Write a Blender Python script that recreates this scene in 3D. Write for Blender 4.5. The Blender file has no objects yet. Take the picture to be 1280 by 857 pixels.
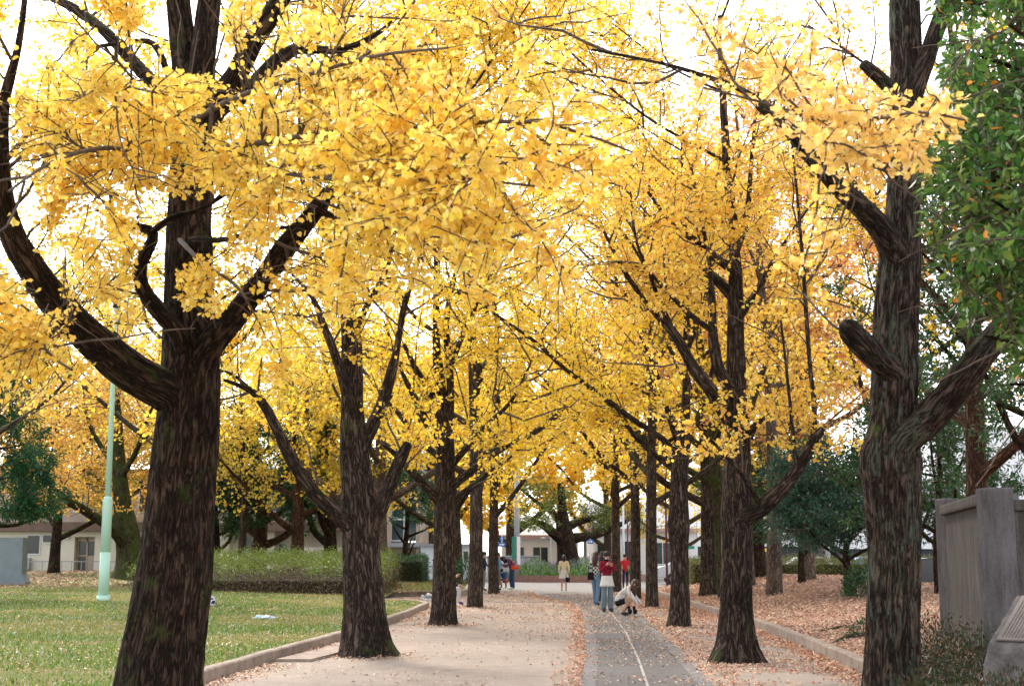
import bpy, bmesh, math, random, time
import numpy as np
from mathutils import Vector, Matrix, noise
T0 = time.time()
rng = np.random.default_rng(7); random.seed(7)
S = bpy.context.scene; C = S.collection
R = math.radians
# ------------------------------------------------------------------ camera and unprojection helpers (to read real places)
F, CX, CY, HZ, CH = 1700.0, 640.0, 428.5, 692.0, 1.6
PITCH = math.atan((HZ - CY) / F)
def ray(px, py):
    u, w = (px - CX) / F, (CY - py) / F
    return np.array([u, math.cos(PITCH) - math.sin(PITCH) * w, math.sin(PITCH) + math.cos(PITCH) * w])
def at(px, py, Y):
    r = ray(px, py); t = Y / r[1]
    return np.array([r[0] * t, Y, CH + r[2] * t])
def proj(p):   # world -> photo pixel columns and rows
    c, s = math.cos(PITCH), math.sin(PITCH); d = p[:, 1] * c + (p[:, 2] - CH) * s
    return CX + F * p[:, 0] / d, CY - F * ((p[:, 2] - CH) * c - p[:, 1] * s) / d
def smooth(a, b, x):
    t = np.clip((np.asarray(x, float) - a) / (b - a), 0, 1); return t * t * (3 - 2 * t)
KL = [(0, -5.0), (10, -4.25), (18.1, -3.8), (21, -3.6), (25.9, -3.14), (31, -2.85), (36, -2.62), (41.8, -2.5), (43, -2.7), (44.2, -3.2), (45.2, -4.3), (52, -4.4), (53, -1.9), (64, -1.9), (66, -3), (70, -12), (160, -16)]
KR = [(0, 4.3), (14, 4.42), (18.1, 4.68), (24, 5.05), (29.9, 5.3), (41.8, 5.42), (51.3, 5.55), (60, 6.0), (66, 6.6), (160, 14)]
def xl(y): return np.interp(y, [p[0] for p in KL], [p[1] for p in KL])
def xr(y): return np.interp(y, [p[0] for p in KR], [p[1] for p in KR])
def Hl(x, y):
    d = np.maximum(xl(y) - x, 0); return .12 + .18 * smooth(0, 9, d) + .30 * smooth(42, 75, y)
def Hr(x, y):
    d = np.maximum(x - xr(y), 0)
    return .13 + .42 * smooth(.3, 6, d) * smooth(14, 30, y) + .12 * smooth(0, 3, d) + .05 * np.sin(x * .7) * np.sin(y * .45) * smooth(1, 4, d)
def H(x, y):
    if x < xl(y) and y > 2: return float(Hl(x, y))
    if x > xr(y) and 2 < y < 64: return float(Hr(x, y))
    return 0.0
def gp(px, py):
    r = ray(px, py); t = 5.0
    while t < 400:
        p = np.array([0, 0, CH]) + r * t
        if p[2] <= H(p[0], p[1]): return p
        t += .05
    return p
def gat(px, Y):   # ground point on the ray column px at depth Y
    r = ray(px, HZ + 40); t = Y / r[1]; x = r[0] * t
    return np.array([x, Y, H(x, Y)])
# ------------------------------------------------------------------ object helpers
def tag(o, label=None, cat=None, group=None, kind=None):
    if label: o['label'] = label
    if cat: o['category'] = cat
    if group: o['group'] = group
    if kind: o['kind'] = kind
    return o
def empty(name, loc, rz=0):
    o = bpy.data.objects.new(name, None); C.objects.link(o); o.location = [float(v) for v in loc]; o.rotation_euler = (0, 0, rz)
    o.empty_display_size = .2
    return o
def link(name, me, mat, parent=None):
    o = bpy.data.objects.new(name, me); C.objects.link(o)
    for m in (mat if isinstance(mat, (list, tuple)) else [mat]): me.materials.append(m)
    if parent is not None: o.parent = parent
    return o
def npmesh(name, V, Fc, k, col=None, vec=None, sm=False, midx=None):
    """V [n,3], Fc [m,k] faces all of k corners"""
    me = bpy.data.meshes.new(name)
    V = np.asarray(V, np.float32); Fc = np.asarray(Fc, np.int32)
    me.vertices.add(len(V)); me.vertices.foreach_set('co', V.ravel())
    me.loops.add(Fc.size); me.loops.foreach_set('vertex_index', Fc.ravel())
    me.polygons.add(len(Fc)); me.polygons.foreach_set('loop_start', np.arange(0, Fc.size, k, dtype=np.int32))
    if sm: me.polygons.foreach_set('use_smooth', np.ones(len(Fc), bool))
    if midx is not None: me.polygons.foreach_set('material_index', np.asarray(midx, np.int32))
    me.update(calc_edges=True)
    if col is not None:
        a = me.color_attributes.new('Col', 'FLOAT_COLOR', 'POINT')
        c = np.ones((len(V), 4), np.float32); c[:, :3] = col; a.data.foreach_set('color', c.ravel())
    if vec is not None:
        a = me.attributes.new('bark', 'FLOAT_VECTOR', 'POINT'); a.data.foreach_set('vector', np.asarray(vec, np.float32).ravel())
    return me
class MB:
    """collects boxes, prisms and tubes into one mesh"""
    def __init__(s): s.bm = bmesh.new(); s.mi = 0
    def _m(s, r):
        for f in {f for v in r for f in v.link_faces}: f.material_index = s.mi
    def box(s, x0, x1, y0, y1, z0, z1, bev=0):
        r = bmesh.ops.create_cube(s.bm, size=1)['verts']
        for v in r: v.co = Vector((x0 + (v.co.x + .5) * (x1 - x0), y0 + (v.co.y + .5) * (y1 - y0), z0 + (v.co.z + .5) * (z1 - z0)))
        s._m(r)
        if bev:
            es = list({e for v in r for e in v.link_edges})
            bmesh.ops.bevel(s.bm, geom=es, offset=bev, segments=2, affect='EDGES', profile=.6)
        return s
    def prism(s, pts, z0, z1):
        lo = [s.bm.verts.new((x, y, z0)) for x, y in pts]; hi = [s.bm.verts.new((x, y, z1)) for x, y in pts]
        n = len(pts); s.bm.faces.new(hi).material_index = s.mi; s.bm.faces.new(lo[::-1]).material_index = s.mi
        for i in range(n): s.bm.faces.new((lo[i], lo[(i + 1) % n], hi[(i + 1) % n], hi[i])).material_index = s.mi
        return s
    def extr(s, pts, y0, y1):     # outline in x,z extruded along y
        lo = [s.bm.verts.new((x, y0, z)) for x, z in pts]; hi = [s.bm.verts.new((x, y1, z)) for x, z in pts]
        n = len(pts); s.bm.faces.new(lo).material_index = s.mi; s.bm.faces.new(hi[::-1]).material_index = s.mi
        for i in range(n): s.bm.faces.new((lo[(i + 1) % n], lo[i], hi[i], hi[(i + 1) % n])).material_index = s.mi
        return s
    def tube(s, P, rr, k=12, cap=True, smooth_=True):
        P = [Vector([float(a) for a in p]) for p in P]; n = len(P)
        if not hasattr(rr, '__len__'): rr = [rr] * n
        t0 = (P[1] - P[0]).normalized(); ref = Vector((0, 0, 1)) if abs(t0.z) < .9 else Vector((1, 0, 0))
        u = t0.cross(ref).normalized(); rings = []
        for i in range(n):
            t = (P[min(i + 1, n - 1)] - P[max(i - 1, 0)]).normalized()
            u = (u - t * u.dot(t)).normalized(); v = t.cross(u)
            rings.append([s.bm.verts.new(P[i] + (u * math.cos(a) + v * math.sin(a)) * rr[i]) for a in [j * 2 * math.pi / k for j in range(k)]])
        for i in range(n - 1):
            for j in range(k):
                f = s.bm.faces.new((rings[i][j], rings[i][(j + 1) % k], rings[i + 1][(j + 1) % k], rings[i + 1][j])); f.smooth = smooth_; f.material_index = s.mi
        if cap:
            s.bm.faces.new(rings[0][::-1]).material_index = s.mi; s.bm.faces.new(rings[-1]).material_index = s.mi
        return s
    def ell(s, c, r, rot=None, seg=14):
        M = Matrix.Translation(Vector([float(a) for a in c])) @ (rot if rot else Matrix.Identity(4)) @ Matrix.Diagonal(Vector((r[0], r[1], r[2], 1)))
        q = bmesh.ops.create_uvsphere(s.bm, u_segments=seg, v_segments=max(6, seg * 2 // 3), radius=1, matrix=M)['verts']
        for f in {f for v in q for f in v.link_faces}: f.smooth = True; f.material_index = s.mi
        return s
    def build(s, name, mat, parent=None):
        bmesh.ops.recalc_face_normals(s.bm, faces=s.bm.faces)
        me = bpy.data.meshes.new(name); s.bm.to_mesh(me); s.bm.free()
        return link(name, me, mat, parent)
# ------------------------------------------------------------------ materials
def mat(name):
    m = bpy.data.materials.new(name); m.use_nodes = True; nt = m.node_tree
    for n in list(nt.nodes): nt.nodes.remove(n)
    return m, nt, (lambda t, **k: _node(nt, t, k))
def _node(nt, t, k):
    n = nt.nodes.new(t)
    for a, b in k.items():
        if a in n.inputs.keys() if isinstance(a, str) else False: n.inputs[a].default_value = b
        else: setattr(n, a, b)
    return n
def L(nt, a, b): nt.links.new(a, b)
def ramp(nt, src, stops):
    r = nt.nodes.new('ShaderNodeValToRGB'); e = r.color_ramp.elements
    while len(e) < len(stops): e.new(.5)
    for i, (p, c) in enumerate(stops): e[i].position = p; e[i].color = (*c, 1)
    L(nt, src, r.inputs[0]); return r.outputs[0]
def noi(nt, vec, scale, detail=4, rough=.55, dist=0):
    n = nt.nodes.new('ShaderNodeTexNoise'); n.inputs['Scale'].default_value = scale; n.inputs['Detail'].default_value = detail
    n.inputs['Roughness'].default_value = rough; n.inputs['Distortion'].default_value = dist
    if vec is not None: L(nt, vec, n.inputs['Vector'])
    return n.outputs['Fac']
def mixc(nt, fac, a, b, mode='MIX'):
    n = nt.nodes.new('ShaderNodeMix'); n.data_type = 'RGBA'; n.blend_type = mode
    for i, v in ((0, fac), (6, a), (7, b)):
        if hasattr(v, 'is_linked') or hasattr(v, 'links'): L(nt, v, n.inputs[i])
        else: n.inputs[i].default_value = v if i == 0 else (*v, 1)
    return n.outputs[2]
def finish(nt, col, rough=.8, bump=None, bs=.3, bd=.02, spec=.3, metal=0):
    p = nt.nodes.new('ShaderNodeBsdfPrincipled'); o = nt.nodes.new('ShaderNodeOutputMaterial')
    if isinstance(col, tuple): p.inputs['Base Color'].default_value = (*col, 1)
    else: L(nt, col, p.inputs['Base Color'])
    if isinstance(rough, (int, float)): p.inputs['Roughness'].default_value = rough
    else: L(nt, rough, p.inputs['Roughness'])
    p.inputs['Specular IOR Level'].default_value = spec; p.inputs['Metallic'].default_value = metal
    if bump is not None:
        b = nt.nodes.new('ShaderNodeBump'); b.inputs['Strength'].default_value = bs; b.inputs['Distance'].default_value = bd
        L(nt, bump, b.inputs['Height']); L(nt, b.outputs[0], p.inputs['Normal'])
    L(nt, p.outputs[0], o.inputs[0]); return p
def tc(nt, what='Object'): return nt.nodes.new('ShaderNodeTexCoord').outputs[what]
def pos(nt): return nt.nodes.new('ShaderNodeNewGeometry').outputs['Position']
def simple(name, col, rough=.7, var=.25, scale=6, bs=.15, metal=0, spec=.3):
    m, nt, N = mat(name); v = pos(nt)
    f = noi(nt, v, scale, 5); f2 = noi(nt, v, scale * 7, 3)
    a = tuple(c * (1 - var) for c in col); b = tuple(min(1, c * (1 + var)) for c in col)
    c1 = ramp(nt, f, [(.3, a), (.7, b)]); c2 = ramp(nt, f2, [(.3, (1 - var * .5,) * 3), (.7, (1, 1, 1))])
    finish(nt, mixc(nt, 1.0, c1, c2, 'MULTIPLY'), rough, f2, bs, .004, spec, metal); return m
def leafmat(name, trans=.5, rough=.5, gloss=.12):
    m, nt, N = mat(name)
    a = nt.nodes.new('ShaderNodeAttribute'); a.attribute_name = 'Col'
    d = nt.nodes.new('ShaderNodeBsdfDiffuse'); t = nt.nodes.new('ShaderNodeBsdfTranslucent'); g = nt.nodes.new('ShaderNodeBsdfGlossy')
    g.inputs['Roughness'].default_value = rough; g.inputs['Color'].default_value = (1, 1, 1, 1)
    L(nt, a.outputs['Color'], d.inputs['Color']); L(nt, a.outputs['Color'], t.inputs['Color'])
    m1 = nt.nodes.new('ShaderNodeMixShader'); m1.inputs[0].default_value = trans; L(nt, d.outputs[0], m1.inputs[1]); L(nt, t.outputs[0], m1.inputs[2])
    m2 = nt.nodes.new('ShaderNodeMixShader'); fr = nt.nodes.new('ShaderNodeFresnel'); fr.inputs[0].default_value = 1.35
    mm = nt.nodes.new('ShaderNodeMath'); mm.operation = 'MULTIPLY'; mm.inputs[1].default_value = gloss * 6; L(nt, fr.outputs[0], mm.inputs[0]); L(nt, mm.outputs[0], m2.inputs[0])
    L(nt, m1.outputs[0], m2.inputs[1]); L(nt, g.outputs[0], m2.inputs[2])
    o = nt.nodes.new('ShaderNodeOutputMaterial'); L(nt, m2.outputs[0], o.inputs[0]); return m
def barkmat(name, dark, light, moss=0.0, lichen=0.0, mosscol=(.07, .10, .02)):
    m, nt, N = mat(name)
    a = nt.nodes.new('ShaderNodeAttribute'); a.attribute_name = 'bark'; v = a.outputs['Vector']
    f = noi(nt, v, 17, 8, .62, .7)                       # vertical furrows (attribute is squeezed along the limb)
    r = nt.nodes.new('ShaderNodeMath'); r.operation = 'SUBTRACT'; r.inputs[1].default_value = .5; L(nt, f, r.inputs[0])
    ab = nt.nodes.new('ShaderNodeMath'); ab.operation = 'ABSOLUTE'; L(nt, r.outputs[0], ab.inputs[0])
    mu = nt.nodes.new('ShaderNodeMath'); mu.operation = 'MULTIPLY'; mu.inputs[1].default_value = 5.0; mu.use_clamp = True; L(nt, ab.outputs[0], mu.inputs[0])
    fine = noi(nt, v, 60, 5, .7)
    ad = nt.nodes.new('ShaderNodeMath'); ad.operation = 'MULTIPLY_ADD'; ad.inputs[1].default_value = .5; L(nt, fine, ad.inputs[0]); L(nt, mu.outputs[0], ad.inputs[2])
    col = ramp(nt, mu.outputs[0], [(.0, tuple(c * .35 for c in dark)), (.22, dark), (.62, light), (1, tuple(c * 1.25 for c in light))])
    col = mixc(nt, 1.0, col, ramp(nt, fine, [(.3, (.55, .5, .45)), (.7, (1.15, 1.12, 1.1))]), 'MULTIPLY')
    p = pos(nt); big = noi(nt, p, 1.7, 4, .6)
    col = mixc(nt, 1.0, col, ramp(nt, big, [(.3, (.7, .68, .66)), (.7, (1.2, 1.15, 1.1))]), 'MULTIPLY')
    if moss:
        g = nt.nodes.new('ShaderNodeNewGeometry'); sx = nt.nodes.new('ShaderNodeSeparateXYZ'); L(nt, g.outputs['Normal'], sx.inputs[0])
        q = nt.nodes.new('ShaderNodeMath'); q.operation = 'MULTIPLY_ADD'; q.inputs[1].default_value = .22; L(nt, sx.outputs[2], q.inputs[0]); L(nt, noi(nt, p, 3.2, 5, .65), q.inputs[2])
        col = mixc(nt, ramp(nt, q.outputs[0], [(.62 - moss * .3, (0, 0, 0)), (.80 - moss * .2, (.85, .85, .85))]), col, mosscol)
    if lichen:
        lf = noi(nt, v, 15, 8, .78, 1.2)
        l2 = noi(nt, p, 1.3, 3)
        lm = nt.nodes.new('ShaderNodeMath'); lm.operation = 'MULTIPLY_ADD'; lm.inputs[1].default_value = .5; L(nt, l2, lm.inputs[0]); L(nt, lf, lm.inputs[2])
        col = mixc(nt, ramp(nt, lm.outputs[0], [(.87 - lichen * .11, (0, 0, 0)), (.98 - lichen * .11, (.7, .7, .7))]), col, (.15, .19, .135))
    finish(nt, col, .92, ad.outputs[0], 1.0, .05, .12); return m
M = {}
M['leaf'] = leafmat('ginkgo_leaf', .55, .55, .03); M['green_leaf'] = leafmat('glossy_leaf', .35, .55, .022); M['litter'] = leafmat('litter_leaf', .1, .7, .04)
M['grass'] = leafmat('grass_blade', .35, .6, .04)
M['bark'] = barkmat('ginkgo_bark', (.052, .038, .031), (.19, .147, .122), .05, .0)
M['bark_dark'] = barkmat('dark_bark', (.032, .021, .015), (.125, .083, .062), .10, .0)
M['bark_lichen'] = barkmat('lichen_bark', (.044, .031, .025), (.18, .134, .108), .04, .7)
M['bark_far'] = barkmat('distant_bark', (.075, .058, .048), (.21, .165, .14), .04, .2)
M['bark_pale'] = barkmat('pale_bark', (.17, .13, .11), (.36, .30, .27), .0, .2)
M['bark_moss'] = barkmat('mossy_bark', (.05, .04, .025), (.15, .12, .085), .75, .2)
M['bark_red'] = barkmat('reddish_bark', (.10, .055, .038), (.24, .15, .11), 0, 0)
m, nt, N = mat('twig_bark'); v = pos(nt); finish(nt, ramp(nt, noi(nt, v, 9), [(.3, (.045, .03, .022)), (.7, (.12, .085, .065))]), .85); M['twig'] = m
# ------------------------------------------------------------------ ground materials
def m_sand():
    m, nt, N = mat('sandy_ground'); v = pos(nt)
    b = noi(nt, v, .45, 5, .6); f = noi(nt, v, 22, 6, .75); g = noi(nt, v, 3.1, 5, .7)
    c = ramp(nt, b, [(.3, (.30, .245, .20)), (.7, (.37, .305, .255))])
    c = mixc(nt, 1., c, ramp(nt, g, [(.25, (.78, .75, .73)), (.55, (1, 1, 1)), (.8, (1.08, 1.06, 1.05))]), 'MULTIPLY')
    c = mixc(nt, 1., c, ramp(nt, f, [(.3, (.68, .66, .64)), (.6, (1.05, 1.05, 1.05))]), 'MULTIPLY')
    finish(nt, c, .95, f, .5, .012, .15); return m
def m_asphalt(name, a, b):
    m, nt, N = mat(name); v = pos(nt)
    g = noi(nt, v, .8, 5, .6); f = noi(nt, v, 60, 4, .8); s = noi(nt, v, 6, 6, .7)
    c = ramp(nt, g, [(.3, a), (.7, b)])
    c = mixc(nt, 1., c, ramp(nt, f, [(.3, (.6, .6, .6)), (.7, (1.3, 1.28, 1.25))]), 'MULTIPLY')
    c = mixc(nt, ramp(nt, s, [(.58, (0, 0, 0)), (.72, (.45, .45, .45))]), c, (.32, .26, .22))
    finish(nt, c, .9, f, .4, .006, .2); return m
def m_grass():
    m, nt, N = mat('lawn_soil_and_grass'); v = pos(nt)
    b = noi(nt, v, .38, 6, .7); f = noi(nt, v, 25, 5, .8); g = noi(nt, v, 2.2, 5, .7)
    c = ramp(nt, g, [(.3, (.08, .12, .02)), (.5, (.13, .16, .035)), (.7, (.20, .17, .06))])
    c = mixc(nt, ramp(nt, b, [(.46, (0, 0, 0)), (.62, (.9, .9, .9))]), c, (.26, .19, .10))
    c = mixc(nt, 1., c, ramp(nt, f, [(.3, (.5, .5, .5)), (.7, (1.3, 1.3, 1.3))]), 'MULTIPLY')
    finish(nt, c, .95, f, .8, .04, .1); return m
def m_leafground():
    m, nt, N = mat('leaf_strewn_soil'); v = pos(nt)
    vo = nt.nodes.new('ShaderNodeTexVoronoi'); vo.inputs['Scale'].default_value = 13; L(nt, v, vo.inputs['Vector'])
    sx = nt.nodes.new('ShaderNodeSeparateColor'); L(nt, vo.outputs['Color'], sx.inputs[0])
    c = ramp(nt, sx.outputs[0], [(0, (.16, .085, .06)), (.3, (.34, .19, .13)), (.55, (.46, .27, .19)), (.8, (.52, .35, .26)), (1, (.40, .16, .09))])
    g = noi(nt, v, .5, 5, .7)
    c = mixc(nt, ramp(nt, g, [(.52, (0, 0, 0)), (.66, (.75, .75, .75))]), c, (.24, .17, .075))
    ed = noi(nt, v, 30, 5, .8); c = mixc(nt, 1., c, ramp(nt, ed, [(.3, (.55, .52, .5)), (.65, (1.1, 1.1, 1.1))]), 'MULTIPLY')
    finish(nt, c, .9, vo.outputs['Distance'], .8, .03, .15); return m
M['sand'] = m_sand(); M['asphalt'] = m_asphalt('track_asphalt', (.12, .11, .105), (.165, .152, .145)); M['plaza'] = m_asphalt('plaza_paving', (.18, .17, .16), (.235, .22, .21))
M['lawn'] = m_grass(); M['leafsoil'] = m_leafground()
M['concrete'] = simple('kerb_concrete', (.29, .225, .18), .9, .3, 3.5, .4)
M['band'] = simple('edging_concrete', (.185, .168, .16), .9, .2, 5, .3)
M['white_paint'] = simple('worn_white_paint', (.38, .35, .31), .8, .3, 14, .1)
# ------------------------------------------------------------------ setting
def sheet(name, rows, z, m, kind='structure'):
    """rows: list of (xa, xb, y) ; z: float or function"""
    nx = 14; V = []; Fc = []
    for xa, xb, y in rows:
        for i in range(nx + 1):
            x = xa + (xb - xa) * i / nx; V.append((x, y, z(x, y) if callable(z) else z))
    for j in range(len(rows) - 1):
        for i in range(nx):
            a = j * (nx + 1) + i; Fc.append((a, a + 1, a + nx + 2, a + nx + 1))
    o = link(name, npmesh(name, V, Fc, 4, sm=True), m); return tag(o, kind=kind)
g = [-600, -150, -60, -30, -15, -8, -4, -2, 0, 2, 4, 8, 15, 30, 60, 150, 600]; gy = [-60, -20, 0] + list(range(5, 80, 5)) + [100, 160, 400, 900]
V = [(x, y, 0) for y in gy for x in g]; Fc = [(j * 17 + i, j * 17 + i + 1, j * 17 + i + 18, j * 17 + i + 17) for j in range(len(gy) - 1) for i in range(16)]
tag(link('ground', npmesh('ground', V, Fc, 4), M['sand']), kind='structure')
# lawns, warped to their kerbs
def lawn(name, side, y0, y1, m):
    ys = np.arange(y0, y1 + .01, .5); us = np.concatenate([np.linspace(0, 1, 9)[:-1] * .02, .02 + .98 * (np.linspace(0, 1, 40) ** 1.6)])
    V = []
    for y in ys:
        e = xl(y) if side < 0 else xr(y)
        for u in us:
            x = e + side * (u * 70 + .05)
            h = float(Hl(x, y) if side < 0 else Hr(x, y)); V.append((x, y, h + .012 * noise.noise(Vector((x * 1.7, y * 1.7, 0))) - .01))
    n = len(us); Fc = [(j * n + i, j * n + i + 1, (j + 1) * n + i + 1, (j + 1) * n + i) for j in range(len(ys) - 1) for i in range(n - 1)]
    return tag(link(name, npmesh(name, V, Fc, 4, sm=True), m), kind='structure')
lawn('lawn', -1, 3, 150, M['lawn']); lawn('leaf_covered_lawn', 1, 3, 64, M['leafsoil'])
# plaza, track, edging, line
sheet('plaza', [(-14, 11, 55), (-14, 12, 60), (-20, 16, 70), (-30, 40, 90), (-60, 80, 130)], .004, M['plaza'])
TL = [(3, -.3), (10, .35), (16.5, .82), (21.9, 1.19), (30.9, 1.64), (38, 1.93), (42.5, 2.0), (45.5, 1.95), (47.5, 1.7), (50, 1.3), (55.5, .9)]
TR = [(3, 1.5), (10, 2.05), (16.5, 2.41), (22.5, 2.73), (30.6, 3.1), (36.8, 3.38), (51, 3.9), (55.5, 4.1)]
def tl(y): return float(np.interp(y, *zip(*TL)))
def tr(y): return float(np.interp(y, *zip(*TR)))
ys = list(np.arange(3, 56, .5))
sheet('track', [(tl(y), tr(y), y) for y in ys], .006, M['asphalt'])
tag(sheet('track_edging', [(tl(y) - .03, tl(y) + .17, y) for y in ys], .012, M['band']), kind='structure')
tag(sheet('track_edging', [(tr(y) - .15, tr(y) + .03, y) for y in ys], .012, M['band']), kind='structure')
WL = [(3, .55), (10, 1.15), (16.5, 1.62), (21.4, 1.94), (28, 2.31), (33.6, 2.55), (36.5, 2.66)]
wl = lambda y: float(np.interp(y, *zip(*WL)))
sheet('painted_line', [(wl(y) - .018, wl(y) + .018, y) for y in np.arange(3, 36.6, .5)], .016, M['white_paint'])
sheet('cross_strip', [(-1.9, 1.6, 46.6), (-1.9, 1.5, 46.95)], .008, M['band'])
sheet('street', [(-200, 200, 72 + 0), (-200, 200, 96)], .002, M['asphalt'])
def kerb(name, pts, h, w, m, label, side):
    mb = MB()
    P = [Vector((x, y, 0)) for x, y in pts]; bm = mb.bm; prev = None
    # resample
    Q = []
    for a, b in zip(P[:-1], P[1:]):
        n = max(1, int((b - a).length / .6)); Q += [a.lerp(b, i / n) for i in range(n)]
    Q.append(P[-1])
    for i, p in enumerate(Q):
        t = (Q[min(i + 1, len(Q) - 1)] - Q[max(0, i - 1)]).normalized(); nrm = Vector((t.y, -t.x, 0)) * side
        hh = h + .012 * noise.noise(p * .8)
        prof = [(0, -.05), (.0, hh - .02), (.02, hh), (w - .02, hh), (w, hh - .02), (w, -.05)]
        ring = [bm.verts.new(p + nrm * a + Vector((0, 0, b))) for a, b in prof]
        if prev:
            for j in range(5): bm.faces.new((prev[j], prev[j + 1], ring[j + 1], ring[j]))
        else: bm.faces.new(ring)
        prev = ring
    bm.faces.new(prev[::-1])
    return tag(mb.build(name, m), label, 'kerb')
kp = [(float(xl(y)), y) for y in np.arange(5, 41.6, 1.2)] + [(-2.5, 41.8), (-2.62, 42.6), (-2.85, 43.4), (-3.2, 44.2), (-3.8, 44.9), (-4.6, 45.3), (-6, 45.6)]
kerb('kerb', kp, .17, .16, M['concrete'], 'long low concrete kerb edging the green lawn on the left, curving in at its far end', -1)
kerb('kerb', [(-7, 51.9), (-4.4, 52.2), (-1.9, 53.2), (-1.7, 56), (-1.8, 63)], .22, .18, M['concrete'], 'short concrete kerb in front of the trimmed dark green hedge', -1)
kerb('kerb', [(float(xr(y)), y) for y in np.arange(5, 66, 1.2)], .19, .16, M['concrete'], 'long concrete kerb holding back the leaf-covered ground on the right', 1)
# rough sand/soil mound lines and drain slab by the left kerb
mb = MB(); mb.prism([(-3.55, 20.9), (-3.02, 20.9), (-2.25, 25.6), (-2.85, 25.6)], -.02, .045)
tag(mb.build('stone_slab', M['concrete']), 'flat pinkish concrete slab lying on the sand between the left kerb and the second trunk', 'slab')
print('setting', time.time() - T0)
# ------------------------------------------------------------------ tubes and trees
def tubes(P, Rr, k):
    n, m, _ = P.shape
    T = np.gradient(P, axis=1); T /= np.linalg.norm(T, axis=2, keepdims=True) + 1e-9
    ref = np.where(np.abs(T[:, :1, 2:3]) < .85, np.array([0, 0, 1.]), np.array([1., 0, 0])); ref = np.broadcast_to(ref, T.shape)
    U = np.cross(T, ref); U /= np.linalg.norm(U, axis=2, keepdims=True) + 1e-9; W = np.cross(T, U)
    a = np.arange(k) * 2 * np.pi / k
    V = P[:, :, None] + Rr[:, :, None, None] * (np.cos(a)[None, None, :, None] * U[:, :, None] + np.sin(a)[None, None, :, None] * W[:, :, None])
    idx = np.arange(n * m * k).reshape(n, m, k); nx = np.roll(idx, -1, axis=2)
    Fc = np.stack([idx[:, :-1], nx[:, :-1], nx[:, 1:], idx[:, 1:]], -1).reshape(-1, 4)
    return V.reshape(-1, 3), Fc
def spline(P, step):
    P = np.asarray(P, float); n = len(P); Q = []
    for i in range(n - 1):
        p0, p1, p2, p3 = P[max(i - 1, 0)], P[i], P[i + 1], P[min(i + 2, n - 1)]
        c = max(2, int(np.linalg.norm((p2 - p1)[:3]) / step))
        for t in np.arange(c) / c:
            Q.append(.5 * ((2 * p1) + (-p0 + p2) * t + (2 * p0 - 5 * p1 + 4 * p2 - p3) * t * t + (-p0 + 3 * p1 - 3 * p2 + p3) * t ** 3))
    Q.append(P[-1]); return np.array(Q)
def barktube(P4, k, step, amp, flare=0, seed=0, lump=.06):
    Q = spline(P4, step); c = Q[:, :3].copy(); r = np.maximum(Q[:, 3], .004)
    m = len(c); s = np.concatenate([[0], np.cumsum(np.linalg.norm(np.diff(c, axis=0), axis=1))])
    T = np.gradient(c, axis=0); T /= np.linalg.norm(T, axis=1, keepdims=True) + 1e-9
    u = np.cross(T[0], [0, 0, 1.] if abs(T[0][2]) < .9 else [1., 0, 0]); u /= np.linalg.norm(u)
    a = np.arange(k) * 2 * np.pi / k; V = np.zeros((m, k, 3)); B = np.zeros((m, k, 3)); off = seed * 7.3
    for i in range(m):
        u = u - T[i] * u.dot(T[i]); u /= np.linalg.norm(u); w = np.cross(T[i], u)
        for j in range(k):
            ca, sa = math.cos(a[j]), math.sin(a[j]); R0 = max(r[i], .03)
            n1 = noise.noise(Vector((ca * R0 * 12 + off, sa * R0 * 12, s[i] * 1.5)))
            n2 = noise.noise(Vector((ca * 1.3 + off, sa * 1.3, s[i] * .9)))
            rr = r[i] * (.90 + lump * n2) - amp * .5 + amp * (1 - 2.2 * abs(n1))
            if flare:
                h = s[i]; lob = .65 + .5 * math.sin(a[j] * 5 + seed) * noise.noise(Vector((ca + off, sa, 0))) * 2 + .35 * math.sin(a[j] * 3 + seed * 2)
                rr += flare * r[i] * max(lob, .15) * math.exp(-h / .36)
            V[i, j] = c[i] + (u * ca + w * sa) * rr; B[i, j] = (ca * R0 + off, sa * R0, s[i] * .19)
    idx = np.arange(m * k).reshape(m, k); nx = np.roll(idx, -1, axis=1)
    Fc = np.stack([idx[:-1], nx[:-1], nx[1:], idx[1:]], -1).reshape(-1, 4)
    # end cap as a shrunk ring
    V = V.reshape(-1, 3); B = B.reshape(-1, 3)
    e = len(V); tip = c[-1] + T[-1] * r[-1] * .25; V = np.vstack([V, c[-1] + (V[idx[-1]] - c[-1]) * .6 + T[-1] * r[-1] * .22, np.repeat(tip[None], k, 0)]); B = np.vstack([B, B[idx[-1]], B[idx[-1]]])
    i1 = np.arange(e, e + k); n1 = np.roll(i1, -1); i2 = i1 + k; n2 = np.roll(i2, -1)
    Fc = np.vstack([Fc, np.stack([idx[-1], nx[-1], n1, i1], -1), np.stack([i1, n1, n2, i2], -1)])
    return V, Fc, B
def unit(v): return v / (np.linalg.norm(v, axis=-1, keepdims=True) + 1e-9)
def rvec(r, n): return unit(r.normal(size=(n, 3)))
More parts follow.
